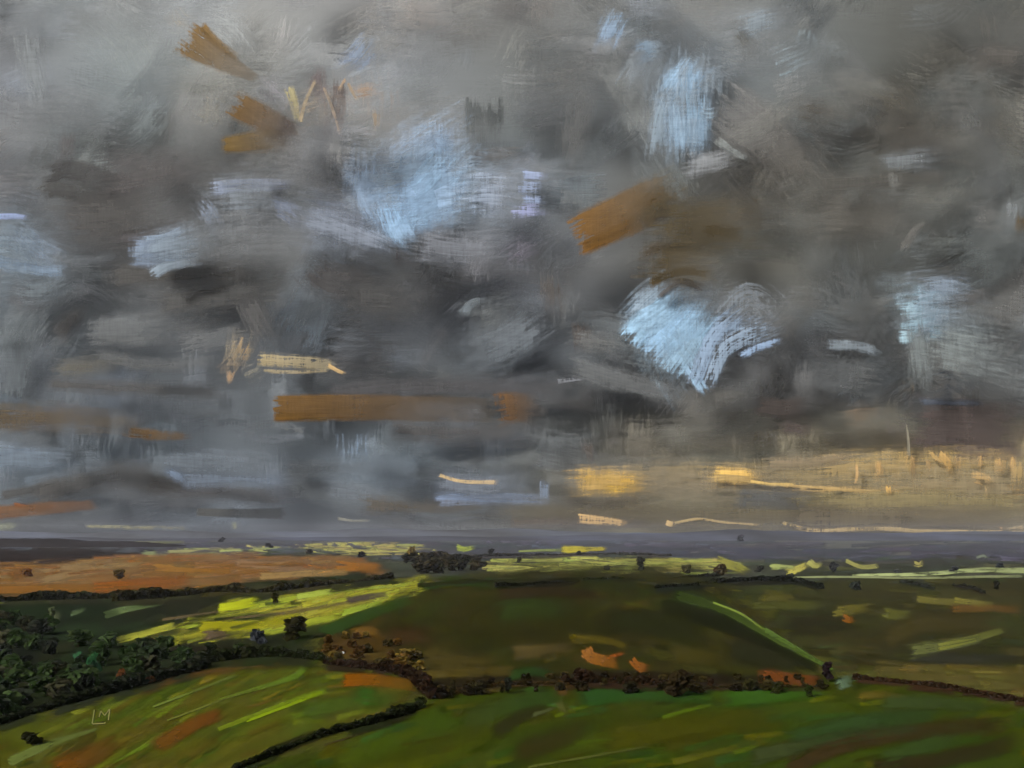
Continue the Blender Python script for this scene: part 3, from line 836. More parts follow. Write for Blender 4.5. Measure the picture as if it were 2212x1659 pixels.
def hedge(label, pts, hpx, color, density=1.0, name='hedge', ragged=.6, group=None, cat='hedge', gap=0.0):
    """a hedge along a surveyed line, leaf clumps over a core of stems"""
    L = Leaves()
    hs = hpx if isinstance(hpx, (tuple, list)) else (hpx, hpx)
    q = resample(pts, 60)
    P = [land(x, y) for x, y in q]
    tot = sum(math.dist(P[i], P[i + 1]) for i in range(59))
    px_len = sum(math.dist(q[i], q[i + 1]) for i in range(59))
    n = int(px_len * density * 1.6)
    base = [v * 1.25 for v in lin(color)]
    skip = [(R.random(), R.uniform(.01, .03)) for _ in range(int(gap * 10))]
    amp = [R.uniform(1 - ragged, 1 + ragged * .4) for _ in range(24)]
    for i in range(n):
        u = R.random()
        if any(abs(u - a) < b for a, b in skip): continue
        k = u * 58.999
        a, b = P[int(k)], P[int(k) + 1]
        f = k - int(k)
        x, y, z = [a[j] + (b[j] - a[j]) * f for j in range(3)]
        hh = (hs[0] + (hs[1] - hs[0]) * u) / W * y * np.interp(u * 23, range(24), amp)
        zz = R.random() ** .8
        wd = hh * .38 * (1 - zz * .5)
        L.dab((x + R.gauss(0, wd * .6), y + R.gauss(0, wd * .6), z + zz * hh * .85), hh * R.uniform(.3, .55), jitter(base, .3), R.uniform(.4, .7))
    me = L.mesh(name)
    o = link(name, me)
    o.color = (1, 1, 1, 1)
    sh = Sheet()
    Ground.order, Ground.base = 0, .45
    hm = max(hs)
    for u0 in np.arange(0, 59, max(9, int(59 * 90 / px_len))):
        i0, i1 = int(u0), min(59, int(u0) + max(9, int(59 * 120 / px_len)))
        if i1 - i0 < 4: continue
        off = R.uniform(-.25, .25) * hm
        ptsu = [(q[i][0], q[i][1] + off) for i in (i0, (i0 + i1) // 2, i1)]
        sh.add(ptsu, hm * R.uniform(.7, 1.35), tuple(v * 1.05 for v in color), soft=.6, dry=.75, place=Ground(), fade=.3, vary=.15)
    if sh.v: sh.build('undergrowth', M_FIELD, o)
    return tag(o, label, cat, group)


hedge('thin dark hedge between the two near fields', [(500, 1668), (600, 1628), (690, 1594), (790, 1568), (860, 1548), (912, 1528)], (15, 24), (30, 34, 14), 1.8, ragged=.45)
hedge('faint low hedge line beside the dark near hedge', [(700, 1612), (760, 1594), (860, 1560)], (4, 3), (52, 46, 20), .9)
hedge('nearly black hedge along the top of the near left field', [(-420, 1660), (-180, 1612), (-20, 1572), (80, 1540), (180, 1512), (260, 1492), (350, 1468), (440, 1444)], (30, 26), (36, 40, 26), 2.2, ragged=.5)
hedge('dark hedge below the bright yellow field', [(430, 1436), (520, 1424), (600, 1420), (700, 1428)], (30, 20), (34, 38, 18), 2.6, ragged=.6)
hedge('dark brown hedge round the near left field corner', [(700, 1436), (790, 1446), (860, 1456), (905, 1478), (935, 1512)], (12, 30), (42, 30, 20), 2.4, ragged=.5)
hedge('dark brown hedge line on the right running off the edge', [(1846, 1470), (1900, 1474), (2000, 1484), (2100, 1500), (2230, 1520), (2600, 1560)], (15, 9), (50, 36, 22), 1.7, ragged=.3)
hedge('black-green hedge on the right shoulder of the hill', [(1416, 1272), (1500, 1266), (1600, 1258), (1720, 1258), (1776, 1274)], (10, 14), (26, 28, 18), 2.2, ragged=.4)
hedge('short black hedge dash on top of the hill', [(1070, 1270), (1130, 1266), (1250, 1257)], (12, 4), (24, 26, 12), 1.8, ragged=.3)
hedge('dark hedge along the flat hill top', [(1260, 1254), (1360, 1250), (1470, 1252)], (7, 5), (34, 36, 16), 1.4, ragged=.4)
hedge('dark dash of hedge right of the hill top', [(1460, 1250), (1510, 1248), (1554, 1246)], (6, 10), (34, 34, 22), 1.8, ragged=.3)
hedge('dark olive tree belt between the orange moor and yellow field', [(250, 1300), (380, 1290), (470, 1280), (560, 1282), (650, 1272), (740, 1262), (850, 1250)], (22, 16), (50, 46, 24), 2.4, ragged=.7)
hedge('black-green hedge under the orange moor at the left', [(-420, 1304), (-180, 1300), (-20, 1302), (80, 1298), (160, 1296), (270, 1294)], (14, 18), (42, 42, 24), 2.0, ragged=.6)
hedge('dark grey hedge behind the long pale field', [(950, 1206), (1100, 1202), (1300, 1199), (1450, 1202)], (9, 6), (62, 60, 54), 1.6, ragged=.5)
hedge('dark slanting hedge on the distant right slope', [(1944, 1258), (1980, 1264), (2020, 1274)], (6, 8), (40, 40, 32), 1.8)
hedge('second dark slanting hedge on the distant right slope', [(2060, 1266), (2100, 1272), (2128, 1284)], (8, 8), (34, 34, 26), 2.0)
hedge('brown scrub line at the foot of the middle hill', [(930, 1500), (1020, 1492), (1120, 1482), (1230, 1482)], (10, 12), (56, 44, 20), 1.4, ragged=.6)
hedge('dark scrub line under the orange bracken', [(1220, 1482), (1300, 1476), (1400, 1482), (1500, 1488)], (20, 14), (44, 32, 18), 2.0, ragged=.6)
hedge('dark scrub line right of the big dark bush', [(1500, 1492), (1600, 1488), (1700, 1488), (1790, 1486)], (14, 12), (46, 40, 20), 1.8, ragged=.6)

# individual trees and bushes (base point and height as surveyed)
SINGLES = [
    ('tall', 256, 1252, 30, (92, 74, 34), 1.5, 'olive-brown tree standing alone in the orange moor'),
    ('round', 640, 1382, 46, (46, 44, 22), 1.25, 'round dark tree on the edge of the bright yellow field'),
    ('bush', 560, 1392, 34, (62, 66, 70), .8, 'slate-grey bush between the yellow field and dark hedge'),
    ('tall', 594, 1308, 30, (58, 56, 26), 1.1, 'thin dark tree rooted in the bright yellow-green field'),
    ('bush', 328, 1398, 18, (36, 34, 30), .9, 'small black bush in the pale tip of the yellow field'),
    ('bush', 392, 1414, 24, (34, 36, 26), .9, 'dark bush left of the tall dark pair below the yellow field'),
    ('tall', 452, 1420, 32, (36, 42, 24), 1.4, 'dark conical tree below the yellow field'),
    ('bush', 520, 1420, 34, (38, 46, 22), 1.1, 'mid-green dark bush below the yellow field'),
    ('tall', 1790, 1474, 44, (42, 32, 34), .9, 'dark purple upright bush at the end of the green bank'),
    ('bush', 1038, 1490, 24, (36, 32, 22), .8, 'round dark bush at the near edge of the hill foot'),
    ('tall', 1096, 1500, 36, (34, 36, 26), .9, 'leaning dark spike of a bush at the hill foot'),
    ('bush', 1256, 1476, 34, (50, 34, 20), 1.2, 'dark brown bush left of the vivid orange bracken'),
    ('tall', 1352, 1468, 22, (44, 34, 20), 1.2, 'dark pointed bush under the vivid orange bracken'),
    ('round', 1462, 1506, 62, (48, 40, 22), .9, 'big dark bush at the edge of the near green field'),
    ('tall', 1536, 1484, 28, (52, 36, 22), .9, 'reddish dark upright bush right of the big bush'),
    ('bush', 1622, 1494, 30, (42, 40, 20), 1.0, 'dark bush left of the dull orange bracken'),
    ('tall', 1748, 1508, 30, (46, 54, 22), 1.1, 'dark green bush below the dull orange bracken'),
    ('bush', 1676, 1500, 26, (48, 50, 22), .8, 'dark green bush under the left end of dull bracken'),
    ('tall', 1384, 1238, 36, (62, 62, 48), 1.0, 'tall dark tree in the long pale yellow field'),
    ('tall', 1122, 1218, 20, (64, 62, 44), 1.1, 'small dark tree at the back of the long pale field'),
    ('round', 1482, 1240, 22, (72, 68, 40), 1.0, 'brown tree right of the tall tree in the pale field'),
    ('round', 1556, 1244, 28, (78, 66, 44), 1.0, 'brown bushy tree at the right end of the pale field'),
    ('round', 890, 1206, 24, (150, 128, 72), .8, 'ochre tree rising left of the dark tree clump'),
    ('bush', 1850, 1276, 24, (50, 54, 46), .8, 'dark grey-green bush right of the hill shoulder hedge'),
    ('round', 2245 - 20, 1280, 18, (64, 66, 50), 1.0, 'dark tree on the far right slope at the edge'),
    ('tall', 2212 - 60, 1276, 22, (44, 44, 36), 1.0, 'dark leaning tree on the far right slope'),
    ('bush', 70, 1610, 30, (44, 44, 22), 1.2, 'dark bush at the lower left field edge'),
    ('bush', 60, 1246, 20, (112, 78, 44), 1.0, 'brown bush at the left end of the orange moor'),
    ('bush', 1600, 1156 + 14, 14, (66, 66, 70), 1.0, 'dark far clump on the slate skyline hill'),
]
for kind, x, y, h, c, wd, lb in SINGLES:
    tree(kind, x, y, h, c, lb, 'bush' if kind == 'bush' or 'bush' in lb else 'tree', wide=wd, name='bush' if 'bush' in lb else 'tree')

patch('fern_patch', 'teal-green leaf-shaped patch in front of the left wood', 'fern patch', [([(163, 1410), (180, 1440), (205, 1462)], (22, 16), (58, 100, 62), dict(soft=.3, dry=.3))])
tree('bush', 200, 1466, 50, (52, 92, 56), 'teal-green bush in front of the dark left wood', 'bush', wide=.5)
tree('bush', 262, 1486, 36, (104, 64, 34), 'rust-brown bush at the dark hedge of the near left field', 'bush', wide=.5)
tree('bush', 318, 1478, 22, (92, 60, 30), 'low brown bush right of the rust-brown bush', 'bush', wide=1.0)
tree('tall', 112, 1344, 34, (96, 104, 72), 'pale grey-green tree standing out of the left wood', 'tree', wide=.9)

# the wood on the left and the clump in the middle distance
def wood(poly, n, hrange, palette, label, group, kinds=('round', 'round', 'bush')):
    ys = [p[1] for p in poly]
    spots, tries = [], 0
    while len(spots) < n and tries < n * 60:
        tries += 1
        y = R.uniform(min(ys), max(ys)); xs = inside_rows(poly, y)
        if len(xs) < 2: continue
        x = R.uniform(xs[0], xs[-1])
        if any(abs(x - a) < 15 and abs(y - b) < 7 for a, b in spots): continue
        spots.append((x, y))
    for x, y in sorted(spots, key=lambda s: s[1]):
        f = (y - min(ys)) / (max(ys) - min(ys))
        kd, pc = R.choice(kinds), R.randrange(len(palette))
        tone = ('', 'deep ', 'darkest ', 'lighter ', 'dull ')[pc]
        row = 'at the back' if f < .33 else 'in the middle' if f < .66 else 'at the front'
        x0, x1 = min(p[0] for p in poly), max(p[0] for p in poly)
        col = ('left end', 'left part', 'centre', 'right part', 'right end')[min(4, int((x - x0) / (x1 - x0) * 5))]
        lb = f'{tone}{label[0]} {row} of {label[1]}, {col}'.replace('darkest dark', 'darkest').replace('lighter dark', 'lighter')
        tree(kd, x, y, hrange[0] + (hrange[1] - hrange[0]) * f * R.uniform(.8, 1.15), palette[pc], lb, 'bush' if 'bush' in lb else 'tree', group, wide=R.uniform(.9, 1.35), name='bush' if 'bush' in lb else 'tree')


wood([(-260, 1420), (20, 1352), (150, 1372), (260, 1404), (400, 1415), (430, 1440), (330, 1468), (200, 1505), (-30, 1560), (-260, 1600)], 100, (34, 54),
     [(52, 66, 36), (46, 56, 36), (42, 46, 36), (60, 76, 42), (58, 58, 40)], ('dark green tree', 'the left wood'), 'trees of the left wood')
wood([(870, 1212), (960, 1208), (1040, 1222), (1030, 1238), (900, 1240)], 22, (18, 26),
     [(54, 50, 34), (62, 56, 38), (48, 46, 32)], ('brown tree', 'the far clump by the pale field'), 'trees of the far clump')
wood([(690, 1390), (770, 1376), (900, 1390), (930, 1450), (870, 1452), (720, 1432)], 26, (16, 22),
     [(92, 68, 30), (80, 58, 28), (104, 86, 36), (66, 56, 26)], ('brown bush', 'the scrub on the hill foot'), 'scrub on the hill foot', kinds=('bush',))

wood([(930, 1500), (1000, 1476), (1240, 1462), (1420, 1468), (1600, 1476), (1800, 1470), (1796, 1492), (1500, 1500), (1200, 1490), (950, 1512)], 46, (14, 26),
     [(46, 38, 20), (38, 34, 18), (34, 28, 18), (60, 52, 24), (50, 44, 22)], ('dark bush', 'the scrub band under the hill'), 'scrub band under the hill', kinds=('bush', 'bush', 'tall'))
FARTREES = [
    (478, 1172, 12, (52, 50, 50), 'tiny dark tree on the skyline above the left pale field'),
    (582, 1184, 11, (44, 42, 40), 'dark bush at the right end of the left pale field'),
    (668, 1196, 12, (56, 52, 44), 'brown bush below the gap between two pale fields'),
    (780, 1204, 14, (48, 46, 48), 'slate-dark bush at the right tip of the orange moor'),
    (1060, 1196, 12, (54, 54, 48), 'small dark tree right of the far clump'),
    (1250, 1200, 9, (58, 58, 52), 'tiny dark bush above the long pale field'),
    (1310, 1232, 12, (60, 60, 38), 'small olive bush inside the long pale field'),
    (1640, 1236, 14, (56, 56, 48), 'dark bush right of the long pale field'),
    (1706, 1250, 12, (58, 60, 54), 'dark bush under the brightest far pale field'),
    (1800, 1236, 20, (66, 66, 66), 'grey far tree between two pale far fields'),
    (1940, 1240, 12, (62, 64, 64), 'grey far bush left of the triangular pale field'),
    (2060, 1236, 13, (60, 62, 62), 'grey far bush right of the triangular pale field'),
    (2160, 1228, 12, (58, 60, 62), 'grey far bush above the lemon-white streak'),
]
for x, y, h, c, lb in FARTREES:
    tree('bush' if 'bush' in lb else 'round', x, y, h, c, lb, 'bush' if 'bush' in lb else 'tree', wide=1.2, name='bush' if 'bush' in lb else 'tree')

# pale stone
me = bpy.data.meshes.new('stone')
import bmesh
bm = bmesh.new(); bmesh.ops.create_icosphere(bm, subdivisions=2, radius=1)
for v in bm.verts: v.co *= 1 + R.uniform(-.18, .18); v.co.z *= .8
bm.to_mesh(me); bm.free()
st = link('stone', me, M_STONE)
X, Y, Z = land(741, 1414)
st.location = (X, Y, Z + .6); st.scale = (.7, .7, 1.0)
tag(st, 'tiny white stone on the brown scrub of the hill foot', 'stone')

# ------------------------------------------------------------------ the sky: cloud deck and clouds
GX = [0, 276, 553, 830, 1106, 1382, 1659, 1935, 2212]
GY = [0, 144, 288, 431, 575, 719, 862, 1006, 1130]
GRID = np.array([
    [(125, 125, 125), (140, 141, 140), (140, 138, 136), (128, 125, 123), (125, 122, 119), (121, 119, 116), (114, 114, 112), (96, 94, 89), (90, 88, 84)],
    [(122, 122, 125), (130, 134, 134), (152, 150, 145), (136, 137, 140), (116, 116, 114), (114, 117, 120), (118, 122, 124), (98, 96, 90), (95, 92, 88)],
    [(110, 110, 112), (118, 121, 121), (126, 122, 116), (140, 138, 136), (104, 106, 106), (116, 117, 118), (108, 105, 101), (88, 85, 79), (92, 90, 85)],
    [(106, 106, 108), (100, 98, 97), (112, 111, 111), (140, 144, 150), (130, 136, 145), (100, 97, 92), (104, 100, 93), (97, 95, 90), (104, 104, 101)],
    [(118, 124, 130), (96, 94, 93), (110, 109, 108), (114, 113, 114), (112, 110, 112), (106, 104, 101), (102, 98, 90), (92, 91, 87), (95, 94, 90)],
    [(110, 111, 111), (112, 112, 112), (100, 98, 97), (94, 92, 92), (102, 101, 102), (112, 113, 115), (112, 113, 115), (94, 94, 93), (118, 121, 122)],
    [(90, 89, 89), (97, 96, 96), (100, 99, 98), (95, 93, 89), (94, 93, 92), (91, 90, 89), (97, 94, 92), (88, 85, 82), (92, 89, 87)],
    [(114, 119, 124), (108, 112, 115), (100, 101, 102), (112, 117, 122), (112, 114, 117), (128, 119, 101), (126, 117, 98), (140, 124, 94), (146, 128, 96)],
    [(98, 95, 90), (98, 98, 98), (97, 97, 99), (96, 94, 93), (100, 96, 88), (114, 104, 80), (114, 104, 80), (118, 107, 82), (120, 109, 86)]], float) + np.array([5.0, 8.0, 9.0])

GRID[5:, :5] += np.array([-1.0, 2.0, 6.0])


def sky_tone(x, y):
    gx = np.clip(np.interp(x, GX, range(9)), 0, 7.999); gy = np.clip(np.interp(y, GY, range(9)), 0, 7.999)
    i, j = int(gy), int(gx); a, b = gy - i, gx - j
    return tuple((GRID[i, j] * (1 - a) * (1 - b) + GRID[i, j + 1] * (1 - a) * b + GRID[i + 1, j] * a * (1 - b) + GRID[i + 1, j + 1] * a * b))


def deck():
    """overcast bank closing the view, billowed, real depth"""
    xs = np.linspace(-900, 3112, 150); ys = np.linspace(-500, 1185, 80)
    v, f, c = [], [], []
    for y in ys:
        for x in xs:
            Y = 14600 + 70 * math.sin(x / 170 + 2 * math.sin(y / 210)) * math.sin(y / 130 + 1)
            v.append(((x - W / 2) / W * 14600, Y, EYE + (HORIZON - y) / W * 14600))
            c.append((*lin(sky_tone(x, y)), 1))
    nx = len(xs)
    for i in range(len(ys) - 1):
        for j in range(nx - 1):
            o = i * nx + j
            f.append((o, o + 1, o + nx + 1, o + nx))
    me = bpy.data.meshes.new('sky')
    me.from_pydata(v, [], f)
    at = me.attributes.new('paint', 'FLOAT_COLOR', 'POINT')
    at.data.foreach_set('color', np.array(c, np.float32).ravel())
    me.polygons.foreach_set('use_smooth', [True] * len(me.polygons))
    tag(link('sky', me, M_DECK), 'grey overcast sky', kind='structure')


deck()

# loose grey vapour, nobody could count it
sh = Sheet()
for i in range(320):
    x, y = R.uniform(-420, 2640), R.uniform(-220, 1135)
    low = y > 840
    an = math.radians(R.choice([0, 0, 2, -3]) if low or R.random() < .35 else R.uniform(-70, 20) if x < 1200 else R.uniform(-75, 75))
    L = R.uniform(120, 330) * (1.4 if low else 1); w = R.uniform(70, 170) * (.55 if low else 1)
    dx, dy = math.cos(an) * L / 2, math.sin(an) * L / 2
    if R.random() < .5: dx, dy = -dx, -dy
    k = math.exp(R.gauss(0, .06)); t = R.uniform(-4, 4)
    c0 = sky_tone(x - dx, y - dy); c1 = sky_tone(x + dx, y + dy)
    c0 = tuple(v * k + s for v, s in zip(c0, (t, 0, -t))); c1 = tuple(v * k + s for v, s in zip(c1, (t, 0, -t)))
    cv = R.uniform(-.12, .12) * L
    sh.add([(x - dx, y - dy), (x + cv * math.sin(an), y - cv * math.cos(an)), (x + dx, y + dy)], (w, w * R.uniform(.7, 1.2)), (c0, c1), R.uniform(.42, .95), R.uniform(.2, .6), R.uniform(.5, .92), Air(2.5), vary=.02, fade=.6)
for i in range(230):
    x, y = R.uniform(-150, 2360), R.uniform(-60, 1125)
    low = y > 860
    an = math.radians(R.gauss(0, 4) if low or R.random() < .45 else R.gauss(-38 if x < 1000 else -50, 30))
    L = R.uniform(50, 190); w = R.uniform(24, 70) * (.5 if low else 1)
    dx, dy = math.cos(an) * L / 2, math.sin(an) * L / 2
    if R.random() < .5: dx, dy = -dx, -dy
    k = math.exp(R.gauss(0.0, .085)); t = R.uniform(-4, 4)
    c0 = tuple(v * k + q for v, q in zip(sky_tone(x, y), (t, 0, -t)))
    cv = R.uniform(-.15, .15) * L
    sh.add([(x - dx, y - dy), (x + cv * math.sin(an), y - cv * math.cos(an)), (x + dx, y + dy)], (w, w * R.uniform(.8, 1.5)), c0, R.uniform(.6, 1.0), R.uniform(.6, .9), R.uniform(.3, .6), Air(1.0), vary=.02, fade=.5)
for i in range(80):                                                   # rain veils hanging under the cloud
    x, y = R.uniform(-100, 2300), R.uniform(820, 1070)
    L = R.uniform(60, 150); w = R.uniform(30, 80); lean = R.uniform(-8, 8)
    k = math.exp(R.gauss(0.03, .09))
    c0 = tuple(v * k for v in sky_tone(x, y))
    sh.add([(x, y - L / 2), (x + lean * .5, y), (x + lean, y + L / 2)], (w, w * R.uniform(.7, 1.1)), c0, R.uniform(.7, 1.0), R.uniform(.4, .75), R.uniform(.35, .6), Air(1.0), vary=.02, fade=.5)
tag(sh.build('clouds', M_CLOUD), 'drifting grey vapour brushed over the overcast sky', kind='stuff')


def cloud(label, strokes, cat='cloud', group=None):
    sh = Sheet()
    gain, om = .9, 1.0
    grey = .0
    if 'ochre' in label or 'orange' in label or 'olive' in label: gain, grey = .64, .16
    elif any(k in label for k in ('cream', 'peach', 'amber', 'tan ', 'yellow')): gain, om = 1.1 if 'glow' in label else .9, .94 if 'glow' in label else .82
    elif any(k in label for k in ('dark', 'charcoal', 'black', 'maroon')): gain = .84
    elif any(k in label for k in ('blue', 'white', 'pale', 'bristly', 'light')): gain, om = (1.0 if 'break' in label or 'bird' in label else .82), .92
    for s in strokes:
        kw = dict(soft=.45, dry=.4, fade=.22 if 'break' in label else .35) | (s[3] if len(s) > 3 else {})
        kw['soft'] = min(1, kw['soft'] * 1.15 + .08)
        if om == .82: kw['dry'] = min(.9, kw['dry'] + .15)
        if grey: kw['dry'], kw['fade'] = kw['dry'] + .15, .5
        kw['op'] = om * kw.get('op', .95)
        sh.add(s[0], s[1], s[2], place=Air(), vary=.02, gain=gain, grey=grey, **kw)
    return tag(sh.build('cloud', M_CLOUD), label, cat, group)


S = lambda **k: k
# --- dark masses
cloud('large charcoal cloud bank on the upper left', [
    ([(110, 480), (260, 470), (430, 440)], (120, 110), (90, 88, 87), S(soft=.7, dry=.35)),
    ([(200, 400), (320, 380), (500, 350)], (110, 80), (94, 92, 91), S(soft=.8, dry=.35)),
    ([(95, 380), (170, 372), (300, 430)], (44, 60), (80, 79, 78), S(soft=.35, dry=.55)),
    ([(90, 420), (130, 410), (260, 440)], (36, 50), (84, 83, 82), S(soft=.4, dry=.6)),
    ([(150, 290), (140, 340), (130, 375)], (26, 44), (100, 99, 99), S(soft=.6, dry=.5)),
    ([(240, 520), (360, 500), (430, 470)], (50, 40), (92, 90, 89), S(soft=.7, dry=.4))])
cloud('square slate-dark cloud block in the upper middle', [
    ([(1046, 216), (1046, 322)], (84, 84), (90, 94, 94), S(soft=.22, dry=.4)),
    ([(1090, 250), (1180, 240), (1270, 215)], (130, 90), (102, 104, 105), S(soft=.7, dry=.35)),
    ([(1010, 345), (1080, 338), (1140, 330)], (40, 30), (104, 103, 100), S(soft=.5, dry=.75)),
    ([(1110, 110), (1210, 120), (1290, 95)], (70, 60), (104, 106, 106), S(soft=.8, dry=.3)),
    ([(1255, 190), (1240, 300), (1225, 400)], (60, 50), (106, 107, 107), S(soft=.95, dry=.5))])
cloud('dark rounded cloud belly left of the sky centre', [
    ([(666, 570), (720, 608), (860, 620)], (70, 90), (84, 83, 82), S(soft=.5, dry=.45)),
    ([(720, 640), (860, 650), (980, 640)], (90, 80), (88, 87, 86), S(soft=.8, dry=.35)),
    ([(870, 530), (880, 600)], (60, 50), (100, 97, 97), S(soft=.6, dry=.6))])
cloud('long dark grey cloud band under the left breaks', [
    ([(230, 600), (400, 590), (600, 590)], (50, 60), (92, 90, 89), S(soft=.7, dry=.4)),
    ([(330, 660), (470, 640), (640, 625)], (50, 60), (96, 94, 93), S(soft=.7, dry=.5)),
    ([(530, 640), (560, 700), (600, 760)], (50, 60), (97, 95, 94), S(soft=.6, dry=.45)),
    ([(0, 640), (80, 640), (180, 600)], (70, 60), (98, 97, 98), S(soft=.8, dry=.3)),
    ([(110, 730), (150, 700), (190, 650)], (50, 30), (90, 88, 88), S(soft=.7, dry=.3))])
cloud('small black-brown cloud chip right of centre', [
    ([(1258, 700), (1262, 766)], (44, 36), (84, 78, 73), S(soft=.35, dry=.45)),
    ([(1196, 590), (1200, 690)], (60, 40), (92, 88, 85), S(soft=.6, dry=.5))])
cloud('broad dark umber cloud mass at the upper right', [
    ([(1860, 300), (1980, 290), (2100, 270)], (130, 110), (84, 81, 75), S(soft=.8, dry=.25)),
    ([(1880, 190), (1960, 240), (2000, 340)], (80, 90), (90, 87, 81), S(soft=.8, dry=.3)),
    ([(2212, 130), (2130, 125), (2060, 150)], (50, 60), (96, 93, 88), S(soft=.6, dry=.3)),
    ([(1700, 240), (1780, 250), (1850, 270)], (60, 60), (96, 92, 86), S(soft=.8, dry=.4)),
    ([(1760, 400), (1900, 390), (2060, 380)], (40, 30), (92, 90, 85), S(soft=.7, dry=.4))])
cloud('dark teal cloud column at the right', [
    ([(1830, 560), (1840, 650), (1850, 780)], (130, 100), (88, 93, 93), S(soft=.8, dry=.3)),
    ([(1760, 720), (1760, 800)], (70, 60), (96, 95, 95), S(soft=.8, dry=.4)),
    ([(1850, 780), (1880, 840)], (80, 60), (84, 86, 86), S(soft=.7, dry=.4))])
cloud('maroon-brown cloud block above the right horizon', [
    ([(1960, 915), (2080, 918), (2240, 930)], (110, 100), (88, 78, 75), S(soft=.4, dry=.35)),
    ([(1930, 900), (1940, 960)], (60, 40), (92, 84, 80), S(soft=.6, dry=.5)),
    ([(2050, 980), (2140, 975), (2230, 985)], (50, 40), (98, 87, 80), S(soft=.6, dry=.6))])
cloud('dark brown spindle cloud beneath the slanted blue break', [
    ([(1632, 876), (1690, 882), (1756, 880)], (34, 48), (78, 71, 67), S(soft=.4, dry=.4)),
    ([(1680, 920), (1730, 925), (1770, 930)], (30, 30), (92, 84, 79), S(soft=.7, dry=.5))])
cloud('dark slate cloud smudge at the right edge', [
    ([(2010, 840), (2050, 830), (2110, 820)], (70, 60), (88, 97, 108), S(soft=.7, dry=.4)),
    ([(1985, 868), (2080, 870), (2130, 872)], (16, 12), (94, 100, 110), S(soft=.6, dry=.5))])
cloud('dark hill-shaped cloud on the left horizon', [
    ([(60, 1075), (180, 1045), (290, 1030), (420, 1070)], (60, 60), (88, 86, 83), S(soft=.7, dry=.3)),
    ([(300, 1040), (460, 1060), (620, 1080)], (44, 30), (92, 90, 88), S(soft=.7, dry=.4)),
    ([(0, 1070), (90, 1055), (140, 1050)], (20, 20), (84, 84, 82), S(soft=.5, dry=.5))])
cloud('hard-edged dark dash of cloud low on the left', [([(424, 1106), (520, 1109), (620, 1109)], (16, 24), (80, 80, 77), S(soft=.25, dry=.2))])
cloud('dark tuft of cloud above the yellow glow', [
    ([(1268, 950), (1275, 1005)], (30, 14), (88, 82, 78), S(soft=.5, dry=.7)),
    ([(1300, 940), (1360, 945)], (50, 40), (92, 87, 83), S(soft=.8, dry=.5))])
cloud('blue-black band of cloud across the low sky', [
    ([(700, 850), (900, 836), (1150, 840), (1260, 860)], (40, 50), (86, 86, 87), S(soft=.8, dry=.35)),
    ([(820, 930), (1000, 935), (1200, 930)], (50, 60), (90, 88, 87), S(soft=.8, dry=.4)),
    ([(1200, 850), (1240, 848), (1270, 850)], (30, 20), (74, 78, 80), S(soft=.8, dry=.3)),
    ([(100, 830), (300, 840), (500, 850)], (30, 36), (92, 91, 90), S(soft=.8, dry=.4))])
cloud('grey curl of cloud below the slanted blue break', [
    ([(1230, 790), (1350, 825), (1500, 860)], (50, 40), (104, 106, 108), S(soft=.6, dry=.5)),
    ([(1230, 730), (1320, 745), (1360, 760)], (50, 40), (112, 112, 112), S(soft=.7, dry=.55)),
    ([(1200, 824), (1290, 818), (1400, 850)], (10, 8), (130, 134, 138), S(soft=.5, dry=.8))])
# --- light and blue breaks
cloud('large sky-blue break in the middle of the clouds', [
    ([(620, 460), (760, 490), (900, 530)], (110, 120), (128, 135, 146), S(soft=.95, dry=.35)),
    ([(760, 400), (900, 400), (1180, 420)], (150, 130), (142, 154, 168), S(soft=.95, dry=.35)),
    ([(1010, 280), (900, 350), (820, 470)], (120, 170), (146, 164, 184), S(soft=.9, dry=.35)),
    ([(880, 520), (1000, 540), (1140, 530)], (80, 70), (124, 126, 134), S(soft=.95, dry=.4)),
    ([(1000, 300), (900, 330), (800, 400)], (70, 110), ((146, 158, 172), (150, 172, 196)), S(soft=.7, dry=.5)),
    ([(1000, 330), (930, 410), (840, 490)], (150, 130), ((152, 178, 204), (158, 192, 226)), S(soft=.75, dry=.25)),
    ([(800, 330), (800, 420), (850, 520)], (90, 70), ((140, 158, 178), (154, 184, 214)), S(soft=.75, dry=.3)),
    ([(1020, 400), (920, 420), (800, 460)], (130, 120), ((158, 180, 204), (164, 198, 234)), S(soft=.6, dry=.15, fade=0)),
    ([(975, 330), (900, 370), (800, 400)], (90, 90), ((152, 170, 190), (156, 182, 208)), S(soft=.7, dry=.25, fade=.1)),
    ([(940, 440), (885, 470), (850, 480)], (60, 80), (170, 204, 240), S(soft=.6, dry=.15, fade=0)),
    ([(960, 430), (880, 460), (830, 480)], (70, 90), ((158, 182, 208), (166, 200, 236)), S(soft=.5, dry=.3)),
    ([(850, 440), (870, 500), (900, 530)], (90, 40), ((160, 196, 232), (156, 180, 206)), S(soft=.5, dry=.4)),
    ([(780, 500), (820, 520), (860, 540)], (50, 30), (140, 152, 168), S(soft=.7, dry=.5)),
    ([(1000, 420), (1070, 420), (1150, 430)], (100, 70), ((156, 172, 192), (140, 146, 156)), S(soft=.6, dry=.5)),
    ([(940, 290), (960, 320), (980, 360)], (50, 50), (140, 160, 184), S(soft=.7, dry=.4))])
cloud('violet-white bristly wisp right of the large blue break', [
    ([(1126, 378), (1182, 384)], (20, 20), (152, 166, 196), S(soft=.5, dry=.8)),
    ([(1122, 404), (1180, 406)], (24, 20), (150, 164, 192), S(soft=.5, dry=.8)),
    ([(1110, 455), (1182, 452)], (34, 24), (152, 160, 194), S(soft=.6, dry=.75)),
    ([(1130, 430), (1178, 432)], (16, 12), (152, 166, 198), S(soft=.5, dry=.8))])
